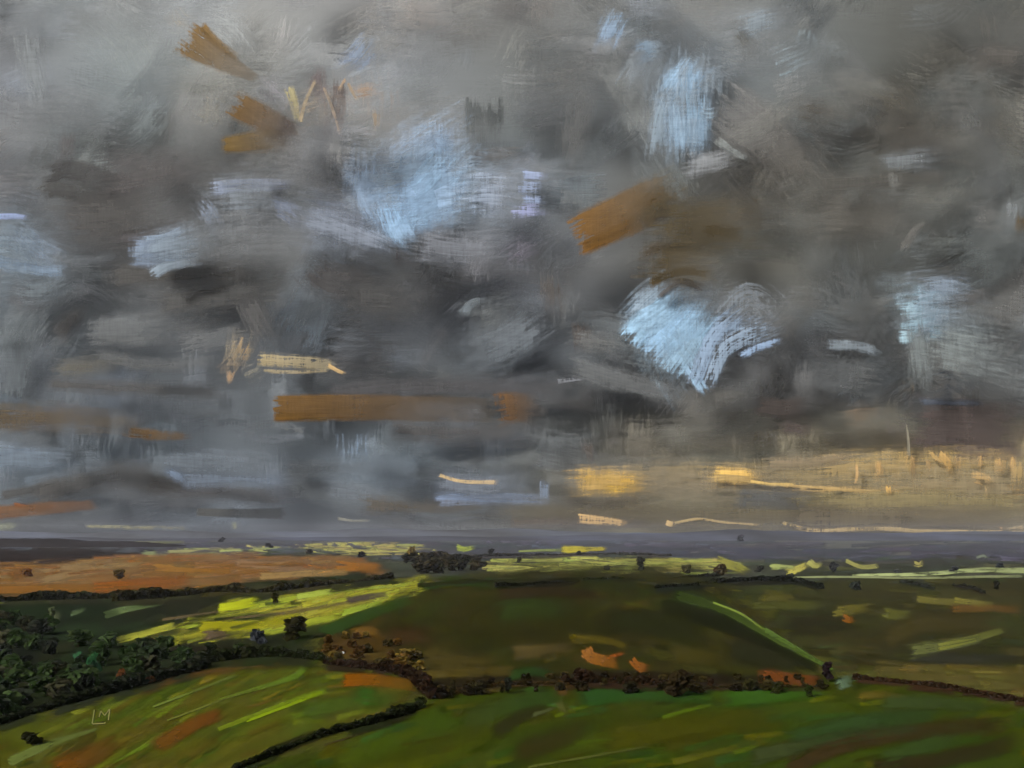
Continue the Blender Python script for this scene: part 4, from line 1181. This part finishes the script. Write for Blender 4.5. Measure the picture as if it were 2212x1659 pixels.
cloud('pale grey cloud with lilac-blue rims left of the blue break', [
    ([(440, 440), (560, 430), (700, 440)], (110, 120), (124, 130, 136), S(soft=.95, dry=.35)),
    ([(430, 520), (560, 500), (700, 500)], (130, 120), (118, 121, 123), S(soft=.8, dry=.35)),
    ([(460, 410), (530, 402), (640, 404)], (34, 24), ((158, 172, 194), (142, 148, 160)), S(soft=.5, dry=.6)),
    ([(432, 440), (450, 460), (470, 500)], (36, 30), (150, 162, 180), S(soft=.6, dry=.7)),
    ([(584, 440), (620, 455), (650, 482)], (34, 40), (150, 162, 186), S(soft=.4, dry=.55)),
    ([(650, 470), (740, 500), (850, 540)], (50, 30), (138, 146, 158), S(soft=.7, dry=.6))])
cloud('light blue fishtail wisp at the left', [
    ([(300, 545), (380, 530), (520, 500)], (70, 90), ((150, 164, 180), (124, 130, 136)), S(soft=.8, dry=.3)),
    ([(284, 545), (340, 545), (440, 535)], (54, 66), ((152, 170, 194), (126, 136, 146)), S(soft=.35, dry=.5)),
    ([(312, 520), (360, 512), (400, 490)], (16, 16), (172, 192, 214), S(soft=.4, dry=.6)),
    ([(328, 594), (370, 570), (450, 555)], (22, 34), ((156, 172, 186), (124, 132, 138)), S(soft=.4, dry=.6)),
    ([(300, 550), (350, 556), (400, 570)], (14, 12), (164, 186, 214), S(soft=.5, dry=.7))])
cloud('blue-grey break at the left edge of the sky', [
    ([(-60, 540), (60, 550), (170, 570)], (170, 140), (124, 136, 146), S(soft=.95, dry=.35)),
    ([(-40, 470), (20, 467), (62, 470)], (14, 10), (160, 176, 216), S(soft=.5, dry=.6)),
    ([(30, 500), (80, 540), (140, 570)], (60, 50), (140, 156, 174), S(soft=.7, dry=.5)),
    ([(-40, 556), (60, 580), (150, 590)], (30, 26), (142, 160, 184), S(soft=.6, dry=.65)),
    ([(-40, 520), (40, 540), (120, 600)], (70, 90), (124, 138, 148), S(soft=.8, dry=.4)),
    ([(20, 620), (90, 630), (170, 600)], (60, 40), (114, 122, 128), S(soft=.8, dry=.4))])
cloud('pale blue bird-shaped cloud in the upper right', [
    ([(1490, 130), (1480, 240), (1460, 370)], (130, 150), (142, 156, 166), S(soft=.9, dry=.35)),
    ([(1560, 150), (1470, 200), (1420, 330)], (60, 90), (134, 142, 148), S(soft=.9, dry=.4)),
    ([(1505, 140), (1480, 180), (1435, 240)], (92, 70), (166, 200, 228), S(soft=.5, dry=.2, fade=0)),
    ([(1470, 200), (1478, 270), (1480, 355)], (110, 90), (164, 192, 214), S(soft=.55, dry=.2, fade=.1)),
    ([(1500, 230), (1500, 270), (1500, 320)], (60, 50), (168, 204, 234), S(soft=.5, dry=.15, fade=0)),
    ([(1480, 215), (1485, 280), (1490, 350)], (100, 56), ((168, 204, 232), (160, 186, 206)), S(soft=.4, dry=.4)),
    ([(1440, 210), (1424, 270), (1412, 345)], (40, 30), (150, 168, 180), S(soft=.6, dry=.65)),
    ([(1450, 330), (1440, 350)], (46, 36), (156, 172, 184), S(soft=.7, dry=.6)),
    ([(1516, 244), (1534, 244), (1548, 238)], (36, 16), (158, 180, 196), S(soft=.5, dry=.6)),
    ([(1480, 360), (1540, 350), (1600, 330)], (50, 34), (142, 146, 148), S(soft=.7, dry=.6)),
    ([(1550, 300), (1590, 330), (1620, 345)], (20, 14), (146, 150, 150), S(soft=.5, dry=.6))])
cloud('small blue patch high left of the bird-shaped cloud', [
    ([(1336, 36), (1318, 70), (1300, 116)], (54, 36), ((144, 164, 184), (142, 164, 190)), S(soft=.55, dry=.5)),
    ([(1372, 116), (1400, 108), (1440, 104)], (50, 30), ((122, 142, 164), (126, 136, 144)), S(soft=.5, dry=.4)),
    ([(1340, 10), (1400, 20), (1480, 10)], (50, 60), (128, 134, 140), S(soft=.8, dry=.4))])
cloud('bristly pale streaks of cloud at the top right', [
    ([(1600, 60), (1650, 44), (1700, 36)], (60, 44), (140, 152, 158), S(soft=.6, dry=.7)),
    ([(1590, 64), (1620, 100), (1650, 120)], (30, 40), (108, 108, 105), S(soft=.5, dry=.65)),
    ([(1740, 66), (1736, 100)], (20, 70), (150, 166, 174), S(soft=.4, dry=.75)),
    ([(1684, 140), (1740, 118)], (60, 60), (146, 160, 166), S(soft=.5, dry=.85)),
    ([(1690, 210), (1762, 186)], (70, 70), (132, 134, 132), S(soft=.5, dry=.9)),
    ([(1560, 310), (1650, 270), (1750, 200)], (60, 40), (126, 124, 120), S(soft=.8, dry=.7))])
cloud('soft whitish glow of cloud at the top left', [
    ([(440, 40), (500, 70), (560, 150)], (70, 60), (160, 164, 164), S(soft=.9, dry=.5)),
    ([(380, 30), (400, 50), (430, 60)], (50, 40), (156, 146, 132), S(soft=.9, dry=.5)),
    ([(60, 60), (70, 140), (100, 260)], (60, 50), (134, 138, 140), S(soft=.9, dry=.4)),
    ([(230, 60), (300, 120), (330, 200)], (160, 120), (140, 145, 144), S(soft=.9, dry=.4)),
    ([(440, 230), (470, 250), (490, 290)], (60, 60), (148, 144, 128), S(soft=.9, dry=.5)),
    ([(560, 170), (600, 210), (640, 250)], (50, 40), (146, 146, 148), S(soft=.8, dry=.5))])
cloud('small blue hollow above the peach patch', [
    ([(806, 88), (770, 130), (720, 160)], (60, 50), ((140, 152, 170), (138, 156, 186)), S(soft=.6, dry=.5)),
    ([(690, 70), (650, 110), (620, 150)], (90, 70), (150, 152, 154), S(soft=.9, dry=.4))])
cloud('slanted bright blue break with a fan of bristle marks', [
    ([(1500, 830), (1450, 740), (1460, 630)], (110, 190), (140, 158, 174), S(soft=.9, dry=.4)),
    ([(1420, 700), (1460, 730), (1500, 760)], (130, 110), (160, 196, 222), S(soft=.6, dry=.3)),
    ([(1370, 700), (1410, 660), (1470, 625), (1540, 640)], (70, 90), (150, 168, 182), S(soft=.6, dry=.6)),
    ([(1375, 725), (1430, 690), (1500, 640)], (100, 110), (164, 200, 228), S(soft=.45, dry=.15, fade=0)),
    ([(1430, 770), (1480, 720), (1540, 660)], (90, 110), (166, 204, 234), S(soft=.45, dry=.15, fade=.1)),
    ([(1362, 738), (1404, 690), (1450, 640)], (60, 70), (168, 206, 234), S(soft=.3, dry=.35)),
    ([(1400, 765), (1450, 710), (1500, 650)], (70, 80), (168, 208, 238), S(soft=.35, dry=.35)),
    ([(1450, 800), (1490, 740), (1530, 670)], (60, 60), (166, 200, 228), S(soft=.4, dry=.5)),
    ([(1478, 776), (1500, 812), (1526, 852)], (34, 18), (164, 196, 224), S(soft=.4, dry=.7)),
    ([(1500, 830), (1540, 730), (1620, 660)], (30, 50), (150, 172, 196), S(soft=.5, dry=.75)),
    ([(1530, 830), (1570, 750), (1680, 700)], (26, 50), (146, 162, 184), S(soft=.5, dry=.85)),
    ([(1600, 770), (1640, 750), (1690, 735)], (16, 14), (150, 172, 200), S(soft=.5, dry=.85)),
    ([(1560, 690), (1620, 640), (1690, 690)], (50, 60), (124, 130, 138), S(soft=.7, dry=.8)),
    ([(1420, 640), (1470, 608), (1530, 630)], (14, 22), (108, 104, 98), S(soft=.5, dry=.7))])
cloud('bright ice-blue break near the right edge', [
    ([(1930, 690), (2020, 670), (2140, 690)], (150, 130), (134, 146, 156), S(soft=.9, dry=.4)),
    ([(1950, 680), (2000, 672), (2070, 664)], (110, 100), ((168, 198, 214), (150, 172, 190)), S(soft=.45, dry=.15, fade=.1)),
    ([(1942, 690), (1980, 688), (2080, 680)], (80, 84), ((172, 202, 216), (136, 148, 156)), S(soft=.35, dry=.4)),
    ([(1944, 728), (1990, 726), (2040, 716)], (26, 20), (172, 200, 212), S(soft=.35, dry=.5)),
    ([(1990, 625), (2050, 620), (2100, 640)], (40, 40), (140, 156, 172), S(soft=.6, dry=.65)),
    ([(1990, 740), (2080, 760), (2240, 790)], (90, 130), (126, 132, 132), S(soft=.7, dry=.45)),
    ([(1970, 646), (2040, 656), (2150, 630)], (28, 30), (88, 86, 84), S(soft=.4, dry=.85)),
    ([(1980, 700), (1990, 800), (1990, 860)], (40, 60), (122, 128, 128), S(soft=.6, dry=.5)),
    ([(1790, 745), (1860, 750), (1900, 765)], (20, 18), (128, 136, 144), S(soft=.6, dry=.75))])
cloud('white-grey smudge of cloud at the right', [
    ([(1900, 350), (1990, 345), (2060, 340)], (26, 60), (128, 132, 134), S(soft=.8, dry=.5)),
    ([(1975, 345), (2020, 345)], (50, 50), (148, 156, 160), S(soft=.8, dry=.5)),
    ([(1930, 370), (1935, 420)], (30, 16), (124, 124, 120), S(soft=.7, dry=.7))])
cloud('pale smudge of cloud at the right edge above centre', [
    ([(2190, 430), (2180, 480), (2165, 515)], (30, 44), (138, 144, 146), S(soft=.7, dry=.6)),
    ([(2080, 460), (2130, 470), (2200, 470)], (60, 50), (112, 112, 108), S(soft=.8, dry=.5)),
    ([(1950, 540), (1975, 500), (2000, 480)], (24, 12), (112, 110, 106), S(soft=.6, dry=.75))])
cloud('blue-grey veil of cloud low on the left', [
    ([(-40, 985), (60, 990), (170, 1000)], (60, 50), (124, 136, 148), S(soft=.6, dry=.4)),
    ([(0, 978), (50, 974), (90, 980)], (12, 14), (142, 156, 180), S(soft=.6, dry=.65)),
    ([(330, 990), (450, 1000), (620, 1010)], (60, 60), (114, 122, 130), S(soft=.8, dry=.35)),
    ([(380, 1040), (500, 1035), (640, 1040)], (40, 30), (116, 126, 140), S(soft=.8, dry=.4)),
    ([(360, 1010), (390, 1030), (420, 1050)], (30, 20), (124, 138, 158), S(soft=.7, dry=.5))])
cloud('small bristly pale blue gap above the low haze', [
    ([(770, 950), (768, 1012)], (70, 56), ((150, 168, 192), (130, 144, 160)), S(soft=.5, dry=.6)),
    ([(760, 1000), (755, 1050)], (60, 40), (122, 132, 142), S(soft=.8, dry=.5))])
cloud('icy blue sliver over the horizon in the middle', [
    ([(940, 1082), (1040, 1076), (1190, 1080)], (30, 22), ((138, 156, 186), (124, 134, 150)), S(soft=.5, dry=.6)),
    ([(930, 1040), (1030, 1050), (1170, 1050)], (50, 60), (120, 128, 138), S(soft=.8, dry=.4)),
    ([(1176, 1040), (1176, 1092)], (20, 16), (134, 146, 164), S(soft=.6, dry=.6)),
    ([(700, 1060), (800, 1070), (870, 1080)], (40, 40), (110, 116, 122), S(soft=.8, dry=.5))])
cloud('faint light smear in the middle of the sky', [
    ([(1000, 680), (1020, 655), (1050, 650)], (20, 12), (134, 144, 150), S(soft=.5, dry=.8)),
    ([(1000, 700), (1080, 680), (1170, 650)], (80, 90), (114, 117, 118), S(soft=.9, dry=.4)),
    ([(1030, 620), (1040, 560), (1050, 500)], (50, 60), (120, 120, 124), S(soft=.8, dry=.5)),
    ([(1100, 560), (1130, 540), (1170, 520)], (50, 40), (120, 116, 126), S(soft=.8, dry=.5))])
cloud('pale grey slab of cloud at the left', [
    ([(190, 720), (280, 715), (400, 705)], (60, 80), (118, 120, 121), S(soft=.5, dry=.4)),
    ([(120, 800), (200, 790), (280, 780)], (44, 40), (112, 108, 100), S(soft=.8, dry=.5)),
    ([(200, 770), (330, 790), (480, 780)], (30, 26), (108, 110, 110), S(soft=.8, dry=.5))])
# --- ochre
cloud('ochre wedge of cloud at the top left', [([(404, 80), (460, 118), (556, 172)], (84, 16), ((150, 116, 58), (134, 120, 100)), S(soft=.22, dry=.3)), ([(436, 56), (470, 92), (520, 130)], (18, 16), ((164, 128, 62), (140, 120, 84)), S(soft=.4, dry=.4))])
cloud('double-tailed ochre cloud below the ochre wedge', [([(504, 222), (560, 252), (650, 306)], (58, 56), ((142, 108, 52), (110, 100, 93)), S(soft=.25, dry=.3)), ([(480, 314), (560, 304), (640, 300)], (32, 66), ((144, 112, 52), (112, 101, 92)), S(soft=.3, dry=.3)), ([(600, 262), (620, 280), (634, 320)], (44, 40), (110, 100, 94), S(soft=.5, dry=.3))])
cloud('big ochre-brown diagonal stroke of cloud right of centre', [([(1244, 512), (1340, 468), (1480, 400)], (86, 100), ((150, 104, 36), (108, 93, 66)), S(soft=.18, dry=.3)), ([(1390, 470), (1450, 420), (1500, 390)], (70, 60), (106, 92, 66), S(soft=.6, dry=.3)), ([(1250, 540), (1310, 512), (1376, 478)], (26, 22), ((160, 108, 24), (146, 104, 44)), S(soft=.4, dry=.4))])
cloud('dull olive-brown cloud mass beside the ochre stroke', [([(1400, 500), (1540, 490), (1690, 480)], (120, 110), (98, 87, 63), S(soft=.5, dry=.3)), ([(1376, 570), (1470, 570), (1590, 570)], (90, 80), (99, 86, 60), S(soft=.6, dry=.35)), ([(1520, 497), (1570, 502), (1620, 500)], (34, 26), ((120, 94, 46), (98, 88, 64)), S(soft=.4, dry=.6)), ([(1400, 614), (1470, 588), (1550, 596)], (16, 22), (122, 98, 50), S(soft=.5, dry=.6)), ([(1376, 468), (1384, 480), (1396, 492)], (12, 8), (132, 120, 104), S(soft=.5, dry=.6)), ([(1380, 548), (1440, 535), (1500, 540)], (26, 20), (106, 96, 80), S(soft=.7, dry=.5))])
cloud('long level ochre bar of cloud over the horizon', [([(594, 882), (760, 880), (1000, 884), (1090, 886)], (56, 52), ((134, 96, 32), (99, 92, 80)), S(soft=.16, dry=.35)), ([(594, 898), (640, 900), (720, 902)], (22, 14), ((142, 98, 26), (124, 94, 44)), S(soft=.4, dry=.4))])
cloud('small ochre fan of cloud at the right end of the bar', [([(1076, 884), (1110, 880), (1180, 888)], (66, 50), ((132, 92, 40), (98, 93, 86)), S(soft=.25, dry=.4))])
cloud('soft brown-ochre band of cloud at the left', [([(-40, 905), (150, 905), (330, 925)], (64, 46), ((112, 98, 72), (108, 96, 74)), S(soft=.8, dry=.3)), ([(270, 932), (340, 940), (418, 942)], (26, 14), (124, 94, 52), S(soft=.5, dry=.6))])
cloud('burnt orange streak of cloud low at the left edge', [([(-20, 1110), (80, 1100), (212, 1090)], (32, 20), ((136, 92, 46), (128, 88, 48)), S(soft=.3, dry=.3)), ([(30, 1090), (70, 1098), (120, 1096)], (10, 14), (152, 92, 36), S(soft=.3, dry=.3))])
cloud('ochre smear at the right edge', [([(2206, 460), (2206, 520)], (30, 26), (112, 94, 62), S(soft=.6, dry=.4))])
# --- peach and yellow, with the low sun's glow put into the stroke colours
cloud('peach and maroon patch of cloud at the upper left', [
    ([(690, 150), (684, 200), (700, 250)], (36, 40), (110, 100, 100), S(soft=.6, dry=.5)),
    ([(780, 170), (790, 230), (780, 300)], (120, 110), (154, 136, 120), S(soft=.8, dry=.4, fade=.1)),
    ([(690, 180), (700, 230), (710, 300)], (70, 70), (122, 112, 110), S(soft=.9, dry=.4, fade=.1)),
    ([(640, 250), (700, 230), (770, 200)], (70, 80), (148, 138, 124), S(soft=.9, dry=.5, fade=.1)),
    ([(735, 176), (730, 230), (720, 290)], (30, 34), (96, 82, 80), S(soft=.5, dry=.55)),
    ([(770, 200), (800, 195), (828, 210)], (30, 30), (170, 146, 122), S(soft=.6, dry=.65)),
    ([(624, 192), (634, 220), (646, 266)], (22, 12), (186, 172, 128), S(soft=.4, dry=.5)),
    ([(648, 262), (660, 220), (682, 172)], (9, 6), (190, 172, 140), S(soft=.5, dry=.4)),
    ([(748, 170), (740, 184), (734, 200)], (6, 14), (192, 166, 132), S(soft=.4, dry=.5)),
    ([(752, 180), (762, 200), (772, 218)], (6, 6), (180, 156, 126), S(soft=.4, dry=.6)),
    ([(700, 190), (720, 240), (735, 290)], (6, 8), (166, 148, 132), S(soft=.5, dry=.6)),
    ([(812, 240), (812, 290)], (16, 14), (160, 142, 122), S(soft=.6, dry=.7))])
cloud('pale peach streak of cloud with a bright tip at the left', [
    ([(520, 726), (512, 770), (492, 820)], (64, 44), (150, 138, 118), S(soft=.8, dry=.55)),
    ([(530, 738), (508, 780), (484, 806)], (34, 34), (192, 166, 130), S(soft=.5, dry=.7)),
    ([(500, 800), (494, 830)], (18, 10), (190, 158, 124), S(soft=.5, dry=.4)),
    ([(560, 776), (640, 782), (736, 788)], (26, 24), ((192, 172, 130), (168, 156, 128)), S(soft=.4, dry=.65)),
    ([(570, 802), (640, 804), (710, 800)], (8, 6), (170, 156, 124), S(soft=.5, dry=.7)),
    ([(708, 788), (728, 800), (748, 808)], (9, 7), (226, 190, 132), S(soft=.4, dry=.4)),
    ([(540, 810), (560, 800), (574, 780)], (44, 30), (140, 134, 120), S(soft=.8, dry=.6))])
cloud('tan glowing band of cloud over the right horizon', [
    ([(1820, 1036), (1500, 1030), (1230, 1042)], (60, 46), (164, 142, 98), S(soft=.95, dry=.75, fade=.7, op=.8)),
    ([(1750, 1020), (1960, 1010), (2240, 1016)], (60, 70), (172, 146, 96), S(soft=.8, dry=.7)),
    ([(1900, 1056), (2050, 1050), (2240, 1056)], (30, 40), (184, 152, 100), S(soft=.7, dry=.8)),
    ([(1720, 1050), (1400, 1045), (1150, 1035)], (80, 60), (132, 122, 102), S(soft=.95, dry=.55, fade=.8, op=.8)),
    ([(2240, 1050), (1900, 1045), (1560, 1040)], (110, 80), (140, 126, 98), S(soft=.9, dry=.6, fade=.6, op=.8)),
    ([(1650, 1005), (1760, 1000), (1860, 985)], (30, 30), (136, 122, 98), S(soft=.7, dry=.6)),
    *[([(x, 984 + d), (x + d / 3, 1020), (x - d / 4, 1052 - d)], (12, 20), (196, 160, 104), S(soft=.7, dry=.7, op=.75)) for x, d in ((1936, 6), (1972, -4), (2004, 10), (2068, 4), (2120, -6), (2156, 8), (2186, 0), (1895, 14))],
    ([(1690, 1052), (1800, 1058), (1960, 1066)], (12, 16), (180, 152, 100), S(soft=.6, dry=.7)),
    ([(1700, 1100), (1960, 1080), (2240, 1090)], (50, 40), (130, 116, 82), S(soft=.7, dry=.55))])
cloud('bright yellow glow on the low sky right of centre', [
    ([(1230, 1042), (1320, 1040), (1410, 1042)], (60, 50), (180, 150, 90), S(soft=.9, dry=.55)),
    ([(1250, 1038), (1330, 1042), (1400, 1038)], (40, 36), (240, 190, 84), S(soft=.8, dry=.4, fade=.1)),
    ([(1290, 1044), (1330, 1048), (1370, 1044)], (26, 24), (250, 202, 96), S(soft=.7, dry=.3, fade=.1)),
    ([(1310, 1050), (1330, 1056), (1350, 1052)], (28, 24), (232, 188, 84), S(soft=.8, dry=.5))])
cloud('second paler yellow glow farther right on the low sky', [
    ([(1530, 1030), (1590, 1028), (1660, 1040)], (40, 30), (178, 150, 98), S(soft=.8, dry=.55)),
    ([(1545, 1024), (1590, 1026), (1640, 1030)], (30, 26), (232, 190, 104), S(soft=.6, dry=.5)),
    ([(1590, 1045), (1594, 1062)], (26, 16), (196, 162, 98), S(soft=.6, dry=.6)),
    ([(1620, 1040), (1670, 1046), (1720, 1046)], (8, 6), (206, 172, 104), S(soft=.5, dry=.65))])
cloud('amber upright smear of cloud, leftmost under the maroon block', [([(1975, 985), (1970, 1030)], (34, 24), (176, 146, 94), S(soft=.6, dry=.7))])
cloud('amber hooked mark of cloud under the maroon block', [([(2030, 980), (2050, 1005), (2046, 1035)], (22, 26), (196, 158, 98), S(soft=.5, dry=.65)), ([(2010, 975), (2020, 988), (2036, 996)], (8, 8), (196, 160, 106), S(soft=.4, dry=.5))])
cloud('small amber drop of cloud low in the tan band', [([(1918, 1050), (1920, 1070)], (12, 10), (220, 178, 104), S(soft=.4, dry=.5))])
cloud('amber hoof-shaped dab of cloud near the right edge', [([(2100, 1030), (2130, 1040), (2140, 1068)], (24, 30), (190, 158, 106), S(soft=.5, dry=.7))])
cloud('tiny amber V of cloud below the maroon block', [([(2090, 985), (2100, 1000), (2120, 985)], (6, 6), (160, 138, 104), S(soft=.5, dry=.6))])
cloud('amber smear of cloud at the right picture edge', [([(2200, 1000), (2196, 1060)], (26, 22), (176, 148, 100), S(soft=.6, dry=.7))])
cloud('dim tan upright smear of cloud left of the maroon block', [([(1880, 975), (1885, 1010)], (34, 20), (146, 128, 94), S(soft=.7, dry=.7))])
cloud('faint amber upright smear between hooked mark and edge', [([(2165, 990), (2160, 1030)], (30, 20), (164, 140, 98), S(soft=.6, dry=.7))])
cloud('thin upright cream fleck of cloud in the tan band', [([(1850, 1003), (1852, 1024), (1848, 1046)], (7, 6), (216, 176, 118), S(soft=.4, dry=.45))])
cloud('thin pale upright scratch of cloud under the maroon block', [([(1958, 916), (1962, 950), (1963, 986)], (4, 7), (150, 142, 124), S(soft=.5, dry=.65))])
cloud('soft peach smudge of cloud left of the maroon block', [([(1826, 905), (1870, 900), (1915, 905)], (50, 60), (126, 110, 90), S(soft=.7, dry=.5)), ([(1950, 830), (1956, 850), (1960, 860)], (40, 26), (122, 106, 84), S(soft=.7, dry=.6))])
cloud('olive band of cloud resting on the right horizon', [
    ([(1830, 1118), (1500, 1118), (1060, 1112)], (60, 40), (112, 102, 74), S(soft=.6, dry=.4)),
    ([(1700, 1118), (1950, 1120), (2240, 1124)], (50, 60), (122, 110, 82), S(soft=.6, dry=.45)),
    ([(1580, 1075), (1680, 1075), (1780, 1085)], (44, 50), (104, 104, 104), S(soft=.7, dry=.45)),
    ([(1100, 1130), (1250, 1128), (1420, 1130)], (20, 26), (106, 97, 80), S(soft=.7, dry=.5)),
    ([(780, 1090), (900, 1096), (1080, 1100)], (30, 30), (104, 96, 82), S(soft=.8, dry=.5))])
cloud('cream dash of cloud just above the horizon', [([(1250, 1119), (1290, 1124), (1354, 1132)], (20, 14), (214, 180, 124), S(soft=.35, dry=.7))])
cloud('cream tadpole-shaped streak of cloud above the slate hill', [([(1438, 1128), (1448, 1132), (1460, 1132)], (12, 12), (218, 186, 130), S(soft=.3, dry=.2)), ([(1456, 1130), (1510, 1121), (1560, 1128), (1640, 1134)], (6, 5), (184, 160, 112), S(soft=.5, dry=.6))])
cloud('long cream ripple of cloud on the right horizon', [([(1690, 1130), (1760, 1146), (1900, 1142), (2000, 1148), (2230, 1150)], (8, 9), (180, 156, 110), S(soft=.5, dry=.7)), ([(2154, 1146), (2176, 1150)], (20, 18), (208, 170, 118), S(soft=.4, dry=.4)), ([(2170, 1150), (2212, 1142), (2240, 1140)], (14, 14), (160, 142, 110), S(soft=.6, dry=.7))])
cloud('thin sagging cream streak of cloud left of the glow', [([(948, 1026), (1000, 1040), (1076, 1042)], (7, 9), (196, 172, 124), S(soft=.4, dry=.55))])
cloud('faint yellow-green smear of cloud at the left edge of the horizon', [([(-20, 1140), (10, 1138), (44, 1136)], (22, 12), (126, 128, 104), S(soft=.7, dry=.5))])
cloud('faint long yellow-green streak of cloud on the left horizon', [([(186, 1136), (280, 1140), (410, 1140)], (8, 8), (138, 134, 100), S(soft=.6, dry=.7))])
cloud('tiny pale yellow dot of cloud on the left horizon', [([(502, 1136), (518, 1136)], (14, 14), (158, 158, 112), S(soft=.5, dry=.4))])
cloud('faint grey-white scratch of cloud low in the middle', [([(730, 1120), (760, 1124), (800, 1124)], (6, 6), (138, 136, 126), S(soft=.5, dry=.7))])

# ------------------------------------------------------------------ haze
bm = bmesh.new()
bmesh.ops.create_cube(bm, size=1)
for v in bm.verts:
    v.co.x *= 20400
    v.co.y = -700 if v.co.y < 0 else 10080
    v.co.z = -6 if v.co.z < 0 else 130
me = bpy.data.meshes.new('haze')
bm.to_mesh(me); bm.free()
mh = bpy.data.materials.new('haze_air')
nt, n, l = nodes_of(mh)
vol = n.new('ShaderNodeVolumePrincipled')
vol.inputs['Color'].default_value = (0.78, 0.8, 0.9, 1)
vol.inputs['Density'].default_value = 0.000018
mh.cycles.homogeneous_volume = True
o = n.new('ShaderNodeOutputMaterial')
l.new(vol.outputs[0], o.inputs['Volume'])
tag(link('haze', me, mh), 'thin grey-lilac haze over the far plain', kind='stuff')
